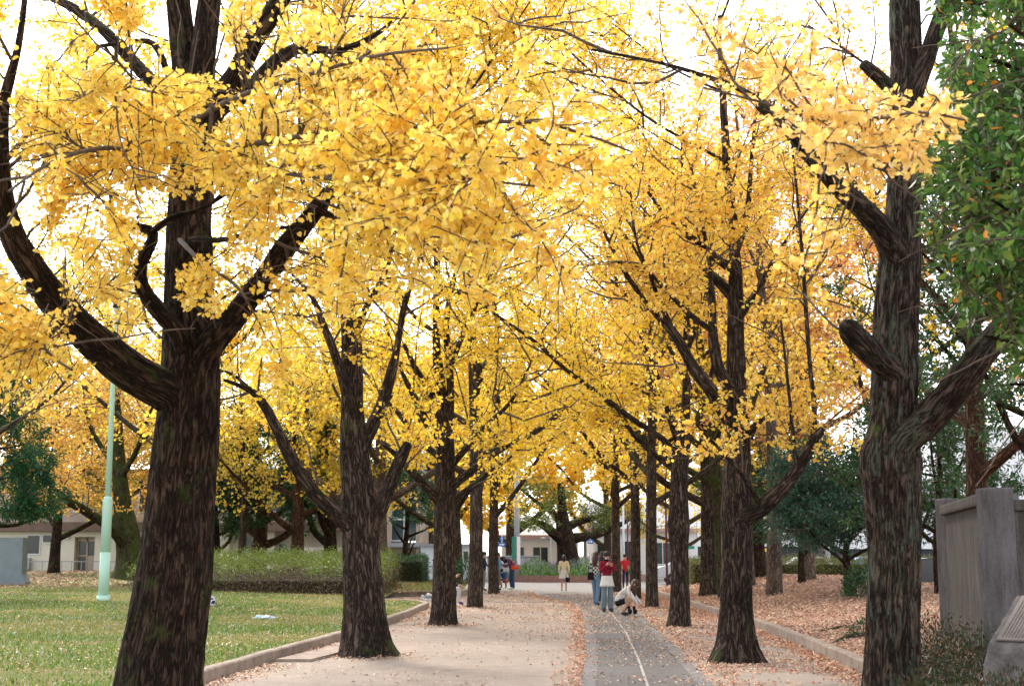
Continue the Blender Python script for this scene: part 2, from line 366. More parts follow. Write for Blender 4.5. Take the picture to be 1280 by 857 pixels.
PAL = {
 'pale': [(.95, .645, .11), (.96, .68, .15), (.94, .595, .09), (.96, .73, .22), (.95, .61, .08)],
 'gold': [(.95, .61, .05), (.96, .655, .07), (.94, .56, .04), (.96, .71, .11), (.94, .61, .05)],
 'amber': [(.94, .61, .10), (.95, .67, .14), (.93, .55, .09), (.95, .72, .20)],
 'lemon': [(.90, .66, .08), (.88, .66, .09), (.84, .64, .09), (.93, .68, .10), (.92, .60, .08)],
 'warm': [(.95, .60, .085), (.95, .64, .10), (.95, .52, .10), (.96, .69, .16), (.94, .58, .08)],
 'peach': [(.95, .60, .16), (.96, .64, .20), (.95, .54, .14), (.96, .70, .28), (.95, .57, .13)],
 'greenish': [(.78, .50, .035), (.66, .50, .035), (.56, .46, .04), (.84, .52, .05)],
 'salmon': [(.93, .52, .14), (.93, .44, .17), (.94, .63, .17), (.90, .36, .16), (.90, .60, .14), (.95, .70, .20)],
 'coral': [(.93, .47, .15), (.92, .38, .17), (.94, .56, .17), (.90, .32, .16), (.94, .62, .18)],
 'orange': [(.84, .46, .08), (.82, .34, .07), (.86, .56, .10), (.66, .42, .09), (.58, .42, .08)],
 'olive': [(.72, .55, .08), (.76, .45, .06), (.44, .42, .06), (.80, .60, .09)],
 'pine': [(.02, .09, .035), (.03, .12, .04), (.015, .065, .028)],
 'ever': [(.035, .095, .032), (.05, .13, .04), (.025, .07, .03), (.07, .14, .05)],
 'blue_ever': [(.035, .10, .065), (.055, .14, .085), (.025, .075, .05), (.08, .16, .10)],
 'bright': [(.05, .13, .025), (.08, .18, .035), (.13, .24, .045), (.03, .08, .02), (.045, .11, .026), (.20, .26, .05)],
 'lime': [(.17, .26, .035), (.22, .31, .04), (.13, .21, .03), (.29, .31, .05)],
 'moss': [(.06, .12, .03), (.14, .20, .04), (.30, .30, .05)],
 'brownhedge': [(.10, .065, .04), (.15, .10, .05), (.13, .13, .04), (.20, .12, .06), (.08, .06, .035)],
 'litter': [(.55, .35, .24), (.45, .24, .15), (.62, .44, .32), (.36, .17, .11), (.50, .27, .13), (.28, .17, .12), (.66, .50, .36)],
 'litter_gold': [(.80, .50, .16), (.74, .40, .12), (.62, .32, .16), (.80, .56, .28), (.60, .22, .08)],
 'litter_red': [(.50, .22, .13), (.44, .13, .07), (.58, .34, .20), (.36, .17, .11), (.64, .44, .29), (.60, .36, .2)],
 'grass': [(.09, .19, .025), (.14, .24, .035), (.20, .27, .05), (.26, .26, .07), (.07, .15, .02)],
 'litter_lawn': [(.44, .30, .12), (.38, .22, .10), (.52, .38, .13), (.34, .24, .12), (.50, .26, .10)],
 'purple': [(.30, .18, .42), (.40, .26, .52), (.24, .15, .34), (.14, .26, .07)],
 'dryshrub': [(.07, .045, .03), (.05, .035, .025), (.03, .06, .02), (.11, .055, .03), (.025, .05, .018), (.04, .075, .025)],
}
def colours(r, pal, n, jit=.12):
    P = np.array(PAL[pal]); i = r.integers(0, len(P), n); j = r.integers(0, len(P), n); t = r.random((n, 1))
    c = P[i] * t + P[j] * (1 - t); return np.clip(c * (1 + jit * r.normal(size=(n, 1))), .005, .965)
SH = {
 'fan': (np.array([(0, 0, 0), (-.50, .50, .10), (-.33, .88, .03), (-.03, .80, -.03), (.33, .88, .03), (.50, .50, .10)]), [(0, 3, 2, 1), (0, 5, 4, 3)]),
 'kite': (np.array([(0, 0, 0), (-.46, .62, .10), (0, .95, -.03), (.46, .62, .10)]), [(0, 3, 2, 1)]),
 'oval': (np.array([(0, 0, 0), (-.20, .45, .04), (0, 1, -.04), (.20, .45, .04)]), [(0, 3, 2, 1)]),
 'ovalbig': (np.array([(0, 0, 0), (-.25, .35, .05), (-.18, .75, .02), (0, 1.05, -.06), (.18, .75, .02), (.25, .35, .05)]), [(0, 3, 2, 1), (0, 5, 4, 3)]),
 'maple': (np.array([(0, 0, 0), (-.45, .45, .12), (0, .9, -.05), (.45, .45, .12)]), [(0, 3, 2, 1)]),
 'needle': (np.array([(-.03, 0, 0), (.03, 0, 0), (.14, 1, 0), (-.14, 1, 0)]), [(0, 1, 2, 3)]),
 'blade': (np.array([(-.16, 0, 0), (.16, 0, 0), (.10, .6, .1), (-.02, 1, .3)]), [(0, 1, 2, 3)]),
}
def leafmesh(name, P, Y, Nn, size, shape, col, r):
    """P base points, Y stem directions, Nn approx normals, size [n]"""
    Y = unit(Y); X = unit(np.cross(Y, Nn)); Z = np.cross(X, Y)
    T, fs = SH[shape]; n = len(P); k = len(T)
    curl = r.uniform(.3, 2.2, (n, 1, 1)) * np.sign(r.random((n, 1, 1)) - .25)
    asp = r.uniform(.75, 1.12, (n, 1, 1))
    V = P[:, None] + size[:, None, None] * (T[None, :, :1] * asp * X[:, None] + T[None, :, 1:2] * Y[:, None] + T[None, :, 2:] * curl * Z[:, None])
    Fc = (np.arange(n)[:, None, None] * k + np.array(fs)[None]).reshape(-1, 4)
    return npmesh(name, V.reshape(-1, 3), Fc, 4, col=np.repeat(col, k, 0))
def interp_poly(S_, si, t):
    m = S_.shape[1]; x = t * (m - 1); i = np.minimum(x.astype(int), m - 2); f = (x - i)[:, None]
    a = S_[si, i]; b = S_[si, i + 1]; return a * (1 - f) + b * f, unit(b - a)
def walk(r, base, d, ln, m, wob, up):
    n = len(base); P = np.zeros((n, m, 3)); P[:, 0] = base; d = unit(d); st = (ln / (m - 1))[:, None]
    for i in range(1, m):
        P[:, i] = P[:, i - 1] + d * st
        d = unit(d + wob * r.normal(size=(n, 3)) + np.array([0, 0, up]))
    return P
def tree(name, label, loc, limbs, seed, pal='gold', bark='bark', group=None, cat='tree', nsec=120, sec=(1.0, 2.4), ntw=10, twl=(.3, .9), nsp=7, nlf=3,
         size=.07, shape='fan', start=.25, k=16, step=.25, amp=.01, flare=.35, fore=(), leafm='leaf', up=.02, droop=-.06, keep=None, forens=0, wts=None, k0=None):
    """limbs: list of [ (x,y,z,r), ... ] in world coordinates; limbs[0] is the trunk. fore: extra thin boughs that carry leaves"""
    r = np.random.default_rng(seed); loc = np.array(loc, float)
    root = tag(empty(name, loc), label, cat, group)
    Vs, Fs, Bs, o = [], [], [], 0
    for li, lb in enumerate(limbs):
        lb = np.array(lb, float)
        if li:      # let the limb grow out of the stem from below, as a collar
            T_ = np.array(limbs[0], float); r0_ = lb[0, 3]; ax = [float(np.interp(lb[0, 2], T_[:, 2], T_[:, j])) for j in range(4)]
            if math.dist(ax[:3], lb[0, :3]) < ax[3] * 1.3 + .05:
                d_ = r0_ * 4.2; lo = np.array([float(np.interp(lb[0, 2] - d_, T_[:, 2], T_[:, j])) for j in range(3)] + [r0_ * .75])
                md = (lo + lb[0]) / 2; md[3] = r0_ * .95; lb = np.vstack([lo, md, lb])
        q = lb.copy(); q[:, :3] -= loc
        kk = (k0 or k) if li == 0 else max(6, int(k * (.7 if q[0, 3] > .08 else .45)))
        v, f, b = barktube(q, kk, step * (1 if li == 0 else 1.2), amp * (1 if li == 0 else min(1, q[0, 3] / .2)), flare if li == 0 else 0, seed + li)
        Vs.append(v); Fs.append(f + o); Bs.append(b); o += len(v)
    link('trunk', npmesh('trunk', np.vstack(Vs), np.vstack(Fs), 4, vec=np.vstack(Bs), sm=True), M[bark], root)
    # secondaries
    L_ = [np.array(l, float)[:, :3] for l in limbs] + [np.array(l, float)[:, :3] for l in fore]
    rad = [float(np.array(l)[0, 3]) for l in limbs] + [float(np.array(l)[0, 3]) for l in fore]
    bases, dirs, rr = [], [], []
    lens = np.array([np.linalg.norm(np.diff(l, axis=0), axis=1).sum() for l in L_]); w = lens.copy(); w[0] *= (.45 if wts is None else wts)
    w = w / w.sum()
    for li, l in enumerate(L_):
        n = max(2, int(nsec * w[li] + .5)); 
        if li >= len(limbs) and forens: n = forens
        s = np.concatenate([[0], np.cumsum(np.linalg.norm(np.diff(l, axis=0), axis=1))]); st = .5 if li == 0 and wts is None else start
        if li >= len(limbs): st = .1
        t = (st + (1.0 - st) * r.random(n)) * s[-1]
        p = np.stack([np.interp(t, s, l[:, j]) for j in range(3)], 1)
        p2 = np.stack([np.interp(np.minimum(t + .2, s[-1] + .2), s, l[:, j]) for j in range(3)], 1); d = unit(p2 - p + 1e-4 * r.normal(size=p.shape) + (l[-1] - l[-2]) * .01)
        q = rvec(r, n); q = unit(q - d * (q * d).sum(1, keepdims=True))
        bases.append(p); dirs.append(q * .9 + d * .55 + np.array([0, 0, .18])); rr.append(np.full(n, .6 if li >= len(limbs) else 1.0))
    base = np.vstack(bases); d = np.vstack(dirs); rr = np.concatenate(rr)
    ln = r.uniform(sec[0], sec[1], len(base)) * rr
    Sx = walk(r, base, d, ln, 7, .20, up)
    nt_ = ntw; si = np.repeat(np.arange(len(base)), nt_); t = np.clip(r.random(len(si)) * .95 + .08, 0, 1)
    tb, td = interp_poly(Sx, si, t); q = rvec(r, len(si)); q = unit(q - td * (q * td).sum(1, keepdims=True))
    Tx = walk(r, tb, q * .9 + td * .6, r.uniform(twl[0], twl[1], len(si)) * (1.15 - .5 * t), 4, .18, droop)
    if keep is not None:
        kt = keep(Tx[:, 2]); Tx = Tx[kt]; si = si[kt]
        ks_ = keep(Sx[:, 3]); vis = ks_ | (r.random(len(ks_)) < .06)
    else: vis = np.ones(len(base), bool)
    # leaves on spurs along twigs and secondaries
    ti = np.repeat(np.arange(len(si)), nsp); tt = np.tile((np.arange(nsp) + .5) / nsp, len(si)) + r.uniform(-.06, .06, len(ti)); tt = np.clip(tt, 0, 1)
    lp, ld = interp_poly(Tx, ti, tt)
    i2 = np.repeat(np.arange(len(base)), nsp * 2); t2 = .15 + .85 * r.random(len(i2)); lp2, ld2 = interp_poly(Sx, i2, t2)
    lp = np.vstack([lp, lp2]); ld = np.vstack([ld, ld2])
    lp = np.repeat(lp, nlf, 0); ld = np.repeat(ld, nlf, 0); n = len(lp)
    # thin out whole twigs at random so that the crown has gaps
    cell = np.floor(lp / .8).astype(int); hsh = (cell[:, 0] * 73856093 ^ cell[:, 1] * 19349663 ^ cell[:, 2] * 83492791) % 1000 / 1000.
    ok = (hsh > .10) & (r.random(n) > .12)
    if keep is not None: ok &= keep(lp)
    lp = lp[ok]; ld = ld[ok]; n = len(lp)
    q = rvec(r, n); Yd = unit(q * .9 + ld * .25 + np.array([0, 0, -.25]))
    Nn = unit(rvec(r, n) * .8 + np.array([0, 0, .7]))
    sz = size * r.uniform(.65, 1.15, n); lp = lp + Yd * sz[:, None] * .55
    col = colours(r, pal, n)
    cl = np.floor(lp / 1.1).astype(int); hs = ((cl[:, 0] * 374761393 ^ cl[:, 1] * 668265263 ^ cl[:, 2] * 2147483647) % 997) / 997.
    col = col * (.88 + .2 * hs[:, None]); col[:, 1] *= 1.05 - .07 * ((hs * 7.3) % 1)
    if pal == 'bright': w_ = r.random(n) < .018; col[w_] = (.75, .26, .03)
    link('crown', leafmesh('crown', lp - loc, Yd, Nn, sz, shape, np.clip(col, 0, .965), r), M[leafm], root)
    r0 = np.clip(ln * .011, .008, .04) * (.8 if size > .1 else 1)
    v1, f1 = tubes(Sx[vis] - loc, r0[vis][:, None] * np.linspace(1, .35, 7)[None], 5)
    v2, f2 = tubes(Tx - loc, np.linspace(.0065, .003, 4)[None] * np.ones((len(si), 1)), 3)
    parts = [(v1, f1), (v2, f2)]
    for l in fore:
        a = spline(np.array(l, float), .2)[None]; parts.append(tubes(a[:, :, :3] - loc, a[:, :, 3], 8))
    o = 0; Vv, Ff = [], []
    for v, f in parts: Vv.append(v); Ff.append(f + o); o += len(v)
    link('branches', npmesh('branches', np.vstack(Vv), np.vstack(Ff), 4, sm=True), M['twig'], root)
    print(name, n, 'leaves', round(time.time() - T0, 1))
    return root
def px(pts, Y0):
    """(px, py, dY, width_px) -> world polyline with radius"""
    out = []
    for a, b, dy, w in pts:
        p = at(a, b, Y0 + dy); out.append((*p, w / 2 * (Y0 + dy) / F))
    return out
def auto(loc, h, spread, n, seed, r0, z0=.3, lean=0., top=True, upb=1.):
    """a generic skeleton: trunk and n rising limbs"""
    r = np.random.default_rng(seed); x, y, z = loc
    ph = r.random() * 6.28; tr_ = []
    for i in range(8):
        t = i / 7; tr_.append((x + lean * t * h + .12 * math.sin(t * 5 + ph) * t * 2, y + .12 * math.cos(t * 4 + ph) * t * 2, z - .1 + t * h * (.92 if top else .6), r0 * (1 - .86 * t ** 1.1)))
    limbs = [tr_]
    for i in range(n):
        t = z0 + (.9 - z0) * (i + .3 * r.random()) / n; j = min(int(t * 7), 6); f = t * 7 - j
        b = np.array(tr_[j]) * (1 - f) + np.array(tr_[j + 1]) * f
        a = i * 2.4 + ph + r.normal() * .25; s = spread * (1.15 - .75 * (t - z0) / (1 - z0)) * r.uniform(.8, 1.15); rb = b[3] * .62
        dx, dy = math.cos(a), math.sin(a); hh = s * r.uniform(.55, .95) * upb
        w = r.normal(size=3) * .18
        limbs.append([(b[0], b[1], b[2], rb), (b[0] + dx * s * .3 + w[0], b[1] + dy * s * .3, b[2] + hh * .22, rb * .8),
                      (b[0] + dx * s * .62, b[1] + dy * s * .62 + w[1], b[2] + hh * .58 + w[2], rb * .5), (b[0] + dx * s, b[1] + dy * s, b[2] + hh, rb * .18)])
    return limbs
def over(trunk, Y0, n, z0, z1, sp, seed, side):
    """thin upper limbs, most of them leaning out over the path"""
    r = np.random.default_rng(seed); T_ = np.array(trunk); out = []
    for i in range(n):
        z = z0 + (z1 - z0) * (i + .5) / n; b = [float(np.interp(z, T_[:, 2], T_[:, j])) for j in (0, 1, 3)]
        a = r.normal() * .9 + (0 if side > 0 else math.pi) + (i % 3 == 2) * 2.2; s = sp * r.uniform(.7, 1.1) * (1.1 - .4 * i / n); rb = max(b[2] * .45, .025)
        out.append([(b[0], b[1], z, rb), (b[0] + .35 * s * math.cos(a), b[1] + .35 * s * math.sin(a), z + .35 * s * .6, rb * .7), (b[0] + .7 * s * math.cos(a), b[1] + .7 * s * math.sin(a), z + .65 * s * .8, rb * .45), (b[0] + s * math.cos(a), b[1] + s * math.sin(a), z + s * .8, rb * .2)])
    return out
# ------------------------------------------------------------------ the avenue of ginkgos
AV = 'ginkgo trees lining the path'
# -- L1, nearest left
Y0 = 13.6
l1 = [px([(198, 905, 0, 122), (200, 850, 0, 108), (212, 760, 0, 101), (220, 690, 0, 96), (228, 600, 0, 90), (236, 520, 0, 84), (238, 440, .05, 76), (236, 370, .1, 68), (237, 290, .15, 62), (240, 210, .2, 60), (243, 140, .2, 62), (232, 70, .3, 38), (222, 0, .3, 34), (212, -120, .4, 28), (205, -260, .5, 14)], Y0),
      px([(243, 150, .2, 46), (254, 70, .1, 36), (262, 0, .1, 32), (275, -120, 0, 24), (285, -260, -.2, 12)], Y0),
      px([(222, 500, -.1, 58), (168, 468, -.35, 54), (125, 432, -.6, 50), (82, 392, -.9, 46), (42, 340, -1.2, 40), (12, 285, -1.4, 32), (2, 210, -1.6, 22), (5, 130, -1.7, 15), (22, 55, -1.8, 10), (32, -20, -1.9, 7)], Y0),
      px([(255, 445, -.1, 42), (292, 398, -.3, 34), (325, 355, -.5, 31), (355, 312, -.7, 30), (385, 275, -.9, 26), (412, 240, -1.0, 20)], Y0),
      px([(398, 262, -.95, 14), (430, 280, -1.2, 11), (470, 286, -1.5, 9), (510, 274, -1.9, 7), (560, 250, -2.4, 5)], Y0),
      px([(262, 140, 0, 34), (295, 95, -.2, 32), (318, 50, -.4, 29), (348, 5, -.7, 26), (385, -50, -1.0, 18), (430, -120, -1.4, 10)], Y0),
      px([(272, 135, .1, 32), (312, 112, .3, 26), (345, 78, .4, 22), (372, 62, .5, 18), (404, 64, .6, 14), (440, 58, .7, 11), (480, 36, .8, 7), (510, 10, .9, 4)], Y0),
      px([(240, 150, .4, 26), (208, 118, .9, 22), (178, 90, 1.2, 19), (140, 48, 1.6, 17), (98, 14, 2.0, 14), (50, -10, 2.4, 9)], Y0),
      px([(222, 415, -.3, 26), (196, 385, -.45, 24), (178, 358, -.5, 21), (176, 330, -.55, 18), (190, 300, -.6, 16), (186, 288, -.6, 14), (160, 280, -.7, 8), (120, 262, -.9, 4)], Y0),
      px([(188, 292, -.6, 11), (215, 272, -.7, 9), (250, 262, -.8, 7), (290, 238, -1.0, 4)], Y0),
      px([(240, 300, -.2, 12), (275, 300, -.6, 8), (330, 288, -1.2, 6), (390, 280, -1.6, 3)], Y0),
      px([(215, 110, .8, 10), (192, 55, .9, 9), (150, 55, 1.2, 7), (110, 60, 1.6, 4)], Y0)]
fore = [px([(238, 230, -.2, 10), (270, 190, -1.8, 9), (330, 178, -3.0, 8), (420, 165, -4.0, 7), (520, 160, -4.7, 6), (620, 152, -5.2, 6), (700, 158, -5.5, 5), (790, 190, -5.6, 3)], Y0),
        px([(430, 168, -4.2, 6), (520, 215, -4.9, 5), (600, 225, -5.1, 4), (690, 235, -5.3, 3)], Y0),
        px([(240, 200, -.2, 9), (200, 200, -1.6, 7), (140, 185, -2.9, 6), (70, 200, -4.0, 5), (10, 240, -4.6, 3)], Y0),
        px([(240, 150, -.2, 9), (300, 120, -2.0, 7), (380, 95, -3.4, 6), (470, 70, -4.2, 5), (560, 60, -4.8, 3)], Y0),
        px([(300, 185, -2.6, 6), (350, 215, -3.3, 5), (420, 225, -4.0, 4), (500, 250, -4.4, 3)], Y0),
        px([(82, 392, -1.0, 7), (50, 400, -2.2, 5), (60, 440, -2.9, 4), (90, 462, -3.2, 3)], Y0),
        px([(225, 300, -.3, 7), (255, 330, -1.5, 5), (290, 352, -2.2, 4), (310, 375, -2.5, 3)], Y0),
        px([(8, 200, -1.6, 8), (60, 140, -2.3, 6), (120, 110, -3.0, 4), (180, 100, -3.6, 3)], Y0)]
def carve(p, line, hw, ymax):   # thin the leaves along a bare limb
    q = np.column_stack(proj(p)); d = np.full(len(p), 1e9)
    for a, b in zip(line[:-1], line[1:]):
        a = np.array(a, float); b = np.array(b, float); t = np.clip(((q - a) @ (b - a)) / ((b - a) @ (b - a)), 0, 1); d = np.minimum(d, np.linalg.norm(q - a - t[:, None] * (b - a), axis=1))
    return ~((d < hw) & (p[:, 1] < ymax) & (np.abs(np.sin(p[:, 0] * 91.7 + p[:, 2] * 57.3)) < .985))
def keepL1(p):   # keep the lower trunk clear of leaves as in the photo
    q_, _ = proj(p); a = ((p[:, 2] > 3.1) | ((q_ < 165) & (p[:, 2] > 2.75))) & carve(p, [(70, 0), (130, 42), (185, 100)], 17, 16.5) & carve(p, [(262, 150), (300, 85), (350, 5)], 19, 14) & carve(p, [(300, 120), (345, 72), (420, 62), (470, 40)], 13, 14) & carve(p, [(2, 230), (14, 290), (85, 395), (190, 470)], 36, 13.6) & carve(p, [(2, 230), (10, 120), (35, 0)], 14, 13) & carve(p, [(262, 440), (345, 325), (412, 240)], 20, 13.4)
    q, e = proj(p)      # a bare hollow round the stem under the first whorl and above it
    return a & ~((p[:, 1] < 14.2) & (q > 172) & (q < 285) & (e > 238) & (e < 520) & ~((q > 225) & (e > 325) & (e < 390))) & ~((p[:, 1] < 14.0) & (q > 200) & (q < 280) & (e < 92))
tree('ginkgo_tree', 'huge dark ginkgo nearest on the left, its thick limb sweeping out to the left edge', at(198, 892, Y0) * [1, 1, 0], l1, 11, 'pale', 'bark_dark', AV,
     nsec=160, sec=(.9, 2.1), ntw=10, twl=(.2, .7), nsp=7, nlf=5, size=.056, k=36, step=.08, amp=.028, flare=.28, fore=fore, forens=17, keep=keepL1, k0=110)
# -- R1, nearest right
Y0 = 14.5
r1 = [px([(1117, 885, 0, 78), (1116, 840, 0, 72), (1116, 760, 0, 70), (1117, 690, 0, 70), (1115, 610, 0, 78), (1113, 575, 0, 84), (1116, 535, 0, 66), (1119, 470, 0, 62), (1120, 400, 0, 60), (1124, 330, .05, 58), (1128, 260, .1, 46), (1132, 190, .15, 46), (1133, 100, .2, 46), (1131, 0, .3, 42), (1132, -120, .4, 34), (1140, -260, .5, 16)], Y0),
      px([(1118, 470, -.1, 40), (1098, 450, -.25, 38), (1076, 428, -.4, 36), (1060, 410, -.5, 30), (1054, 404, -.52, 20)], Y0),
      px([(1124, 330, 0, 44), (1104, 290, -.2, 38), (1080, 262, -.4, 30), (1050, 235, -.6, 26), (1020, 205, -.8, 22), (985, 160, -1.0, 20), (950, 130, -1.2, 17)], Y0),
      px([(985, 162, -1.0, 10), (940, 120, -1.4, 9), (880, 95, -1.8, 7), (820, 78, -2.2, 5), (740, 62, -2.8, 3)], Y0),
      px([(1120, 560, -.1, 56), (1152, 530, -.2, 46), (1185, 496, -.35, 42), (1220, 452, -.5, 40), (1255, 412, -.6, 38), (1300, 370, -.8, 34), (1360, 300, -1.0, 24), (1420, 210, -1.2, 12)], Y0),
      px([(1138, 130, .1, 30), (1156, 80, 0, 26), (1172, 35, 0, 24), (1188, -10, 0, 22), (1220, -90, -.1, 14), (1250, -180, -.2, 8)], Y0),
      px([(1130, 130, 0, 24), (1110, 108, -.1, 20), (1086, 86, -.2, 18), (1078, 80, -.2, 14)], Y0),
      px([(1150, 300, .5, 16), (1172, 470, .8, 24), (1152, 430, .9, 26)], Y0)][:7]
fore = [px([(1128, 215, -.2, 8), (1090, 165, -2.5, 7), (1050, 150, -4.6, 6), (1020, 150, -5.6, 5), (960, 130, -6.3, 4), (880, 110, -6.7, 3)], Y0),
        px([(1060, 150, -4.8, 6), (1100, 148, -5.6, 5), (1150, 140, -6.2, 4), (1205, 150, -6.5, 3)], Y0),
        px([(1040, 160, -5.2, 5), (1060, 195, -5.8, 4), (1110, 215, -6.0, 3)], Y0)]
def keepR1(p):
    q, e = proj(p); n = .5 + .5 * np.sin(p[:, 0] * 31 + p[:, 1] * 17 + p[:, 2] * 23)
    return (q < 1215) & (p[:, 2] > 3.6) & ((q < 1055) | ((e > 105 + .15 * (q - 1055)) & (e < 238 - .35 * (q - 1055)))) & ((q > 840) | (n < .5)) & (n < .8)
tree('ginkgo_tree', 'broad lichen-streaked ginkgo nearest on the right with one limb sawn off short', at(1117, 880, Y0) * [1, 1, 0], r1, 21, 'peach', 'bark_lichen', AV,
     nsec=60, sec=(.9, 2.0), ntw=9, twl=(.2, .6), nsp=6, nlf=4, size=.062, k=34, step=.08, amp=.024, flare=.2, fore=fore, forens=13, keep=keepR1, k0=100)
# -- L2
Y0 = 22.1
l2 = [px([(458, 822, 0, 62), (457, 805, 0, 58), (455, 760, 0, 54), (452, 700, 0, 50), (449, 640, 0, 46), (442, 560, 0, 38), (440, 500, 0, 30), (440, 440, 0, 28), (436, 380, 0, 24), (432, 330, 0, 20), (430, 240, .1, 18), (428, 120, .2, 14), (428, -40, .3, 8)], Y0),
      px([(446, 668, 0, 26), (418, 640, -.3, 21), (392, 615, -.5, 19), (365, 575, -.8, 17), (342, 528, -1, 14), (326, 500, -1.1, 12), (312, 487, -1.2, 8), (280, 474, -1.5, 4)], Y0),
      px([(318, 492, -1.15, 6), (295, 470, -1.3, 4), (275, 462, -1.5, 3)], Y0),
      px([(458, 672, 0, 26), (478, 628, -.2, 22), (492, 595, -.3, 19), (503, 568, -.4, 17), (510, 554, -.4, 13)], Y0),
      px([(452, 560, .1, 22), (466, 530, .2, 19), (480, 498, .3, 17), (489, 465, .4, 15), (496, 435, .5, 10), (506, 380, .7, 8), (522, 330, 1.0, 6), (535, 270, 1.2, 3)], Y0),
      px([(436, 500, -.2, 16), (424, 460, -.4, 14), (414, 430, -.5, 12), (402, 400, -.6, 10), (390, 370, -.7, 7), (365, 342, -.9, 4)], Y0),
      px([(440, 420, .1, 12), (460, 380, -.4, 9), (485, 330, -1.0, 7), (500, 250, -1.6, 4)], Y0),
      px([(432, 340, .1, 12), (400, 280, .6, 9), (370, 200, 1.2, 6), (350, 110, 1.5, 3)], Y0),
      px([(430, 260, .1, 10), (470, 190, .8, 7), (510, 110, 1.4, 5), (540, 20, 1.8, 3)], Y0),
      px([(430, 260, 0, 10), (410, 180, -1.2, 8), (390, 90, -2.0, 5), (380, 0, -2.4, 3)], Y0)]
l2 += over(l2[0], Y0, 6, 6.2, 10.6, 3.6, 5, 1)
tree('ginkgo_tree', 'second ginkgo on the left, furrowed trunk beside the flat concrete slab', at(458, 815, Y0) * [1, 1, 0], l2, 31, 'gold', 'bark', AV,
     nsec=165, sec=(.8, 2.2), ntw=9, twl=(.25, .8), nsp=6, nlf=4, size=.078, shape='kite', k=22, step=.12, amp=.026, flare=.55, k0=64, keep=lambda p: p[:, 2] > 3.3)
# -- L3
Y0 = 31.6
l3 = [px([(553, 785, 0, 38), (554, 770, 0, 35), (555, 720, 0, 32), (556, 660, 0, 30), (556, 590, 0, 28), (556, 545, 0, 24), (553, 500, 0, 16), (548, 460, 0, 14), (545, 420, 0, 10), (546, 330, .2, 9), (548, 220, .3, 7), (550, 80, .4, 4)], Y0),
      px([(552, 632, 0, 14), (530, 605, -.4, 12), (510, 585, -.6, 10), (495, 568, -.8, 8), (478, 555, -1, 5)], Y0),
      px([(560, 612, 0, 14), (585, 592, -.3, 12), (605, 576, -.5, 10), (622, 565, -.7, 7), (650, 548, -1, 4)], Y0),
      px([(562, 630, 0, 12), (590, 608, .4, 9), (615, 588, .8, 7), (640, 570, 1.1, 3)], Y0),
      px([(552, 560, .1, 15), (532, 525, .1, 12), (516, 492, .1, 9), (500, 460, .1, 5), (480, 400, 0, 3)], Y0),
      px([(550, 520, -.1, 13), (538, 490, -.2, 11), (522, 465, -.3, 9), (505, 430, -.4, 5)], Y0),
      px([(558, 550, 0, 15), (563, 500, 0, 12), (562, 460, 0, 10), (558, 400, 0, 9), (572, 330, -.2, 6), (590, 250, -.4, 3)], Y0),
      px([(562, 460, 0, 9), (578, 420, -.5, 7), (600, 370, -.9, 5), (625, 300, -1.2, 3)], Y0),
      px([(566, 580, 0, 10), (610, 530, -1, 7), (640, 500, -1.6, 5), (665, 450, -2, 3)], Y0)]
l3 += over(l3[0], Y0, 8, 7, 13.5, 4.2, 6, 1)
tree('ginkgo_tree', 'third ginkgo on the left with a mossy foot, a seated person half hidden behind it', at(553, 780, Y0) * [1, 1, 0], l3, 41, 'gold', 'bark', AV,
     nsec=170, sec=(1., 3.0), ntw=9, twl=(.3, 1.0), nsp=5, nlf=4, size=.10, shape='kite', k=16, step=.2, amp=.014, flare=.3, k0=36, keep=lambda p: p[:, 2] > 3.4)
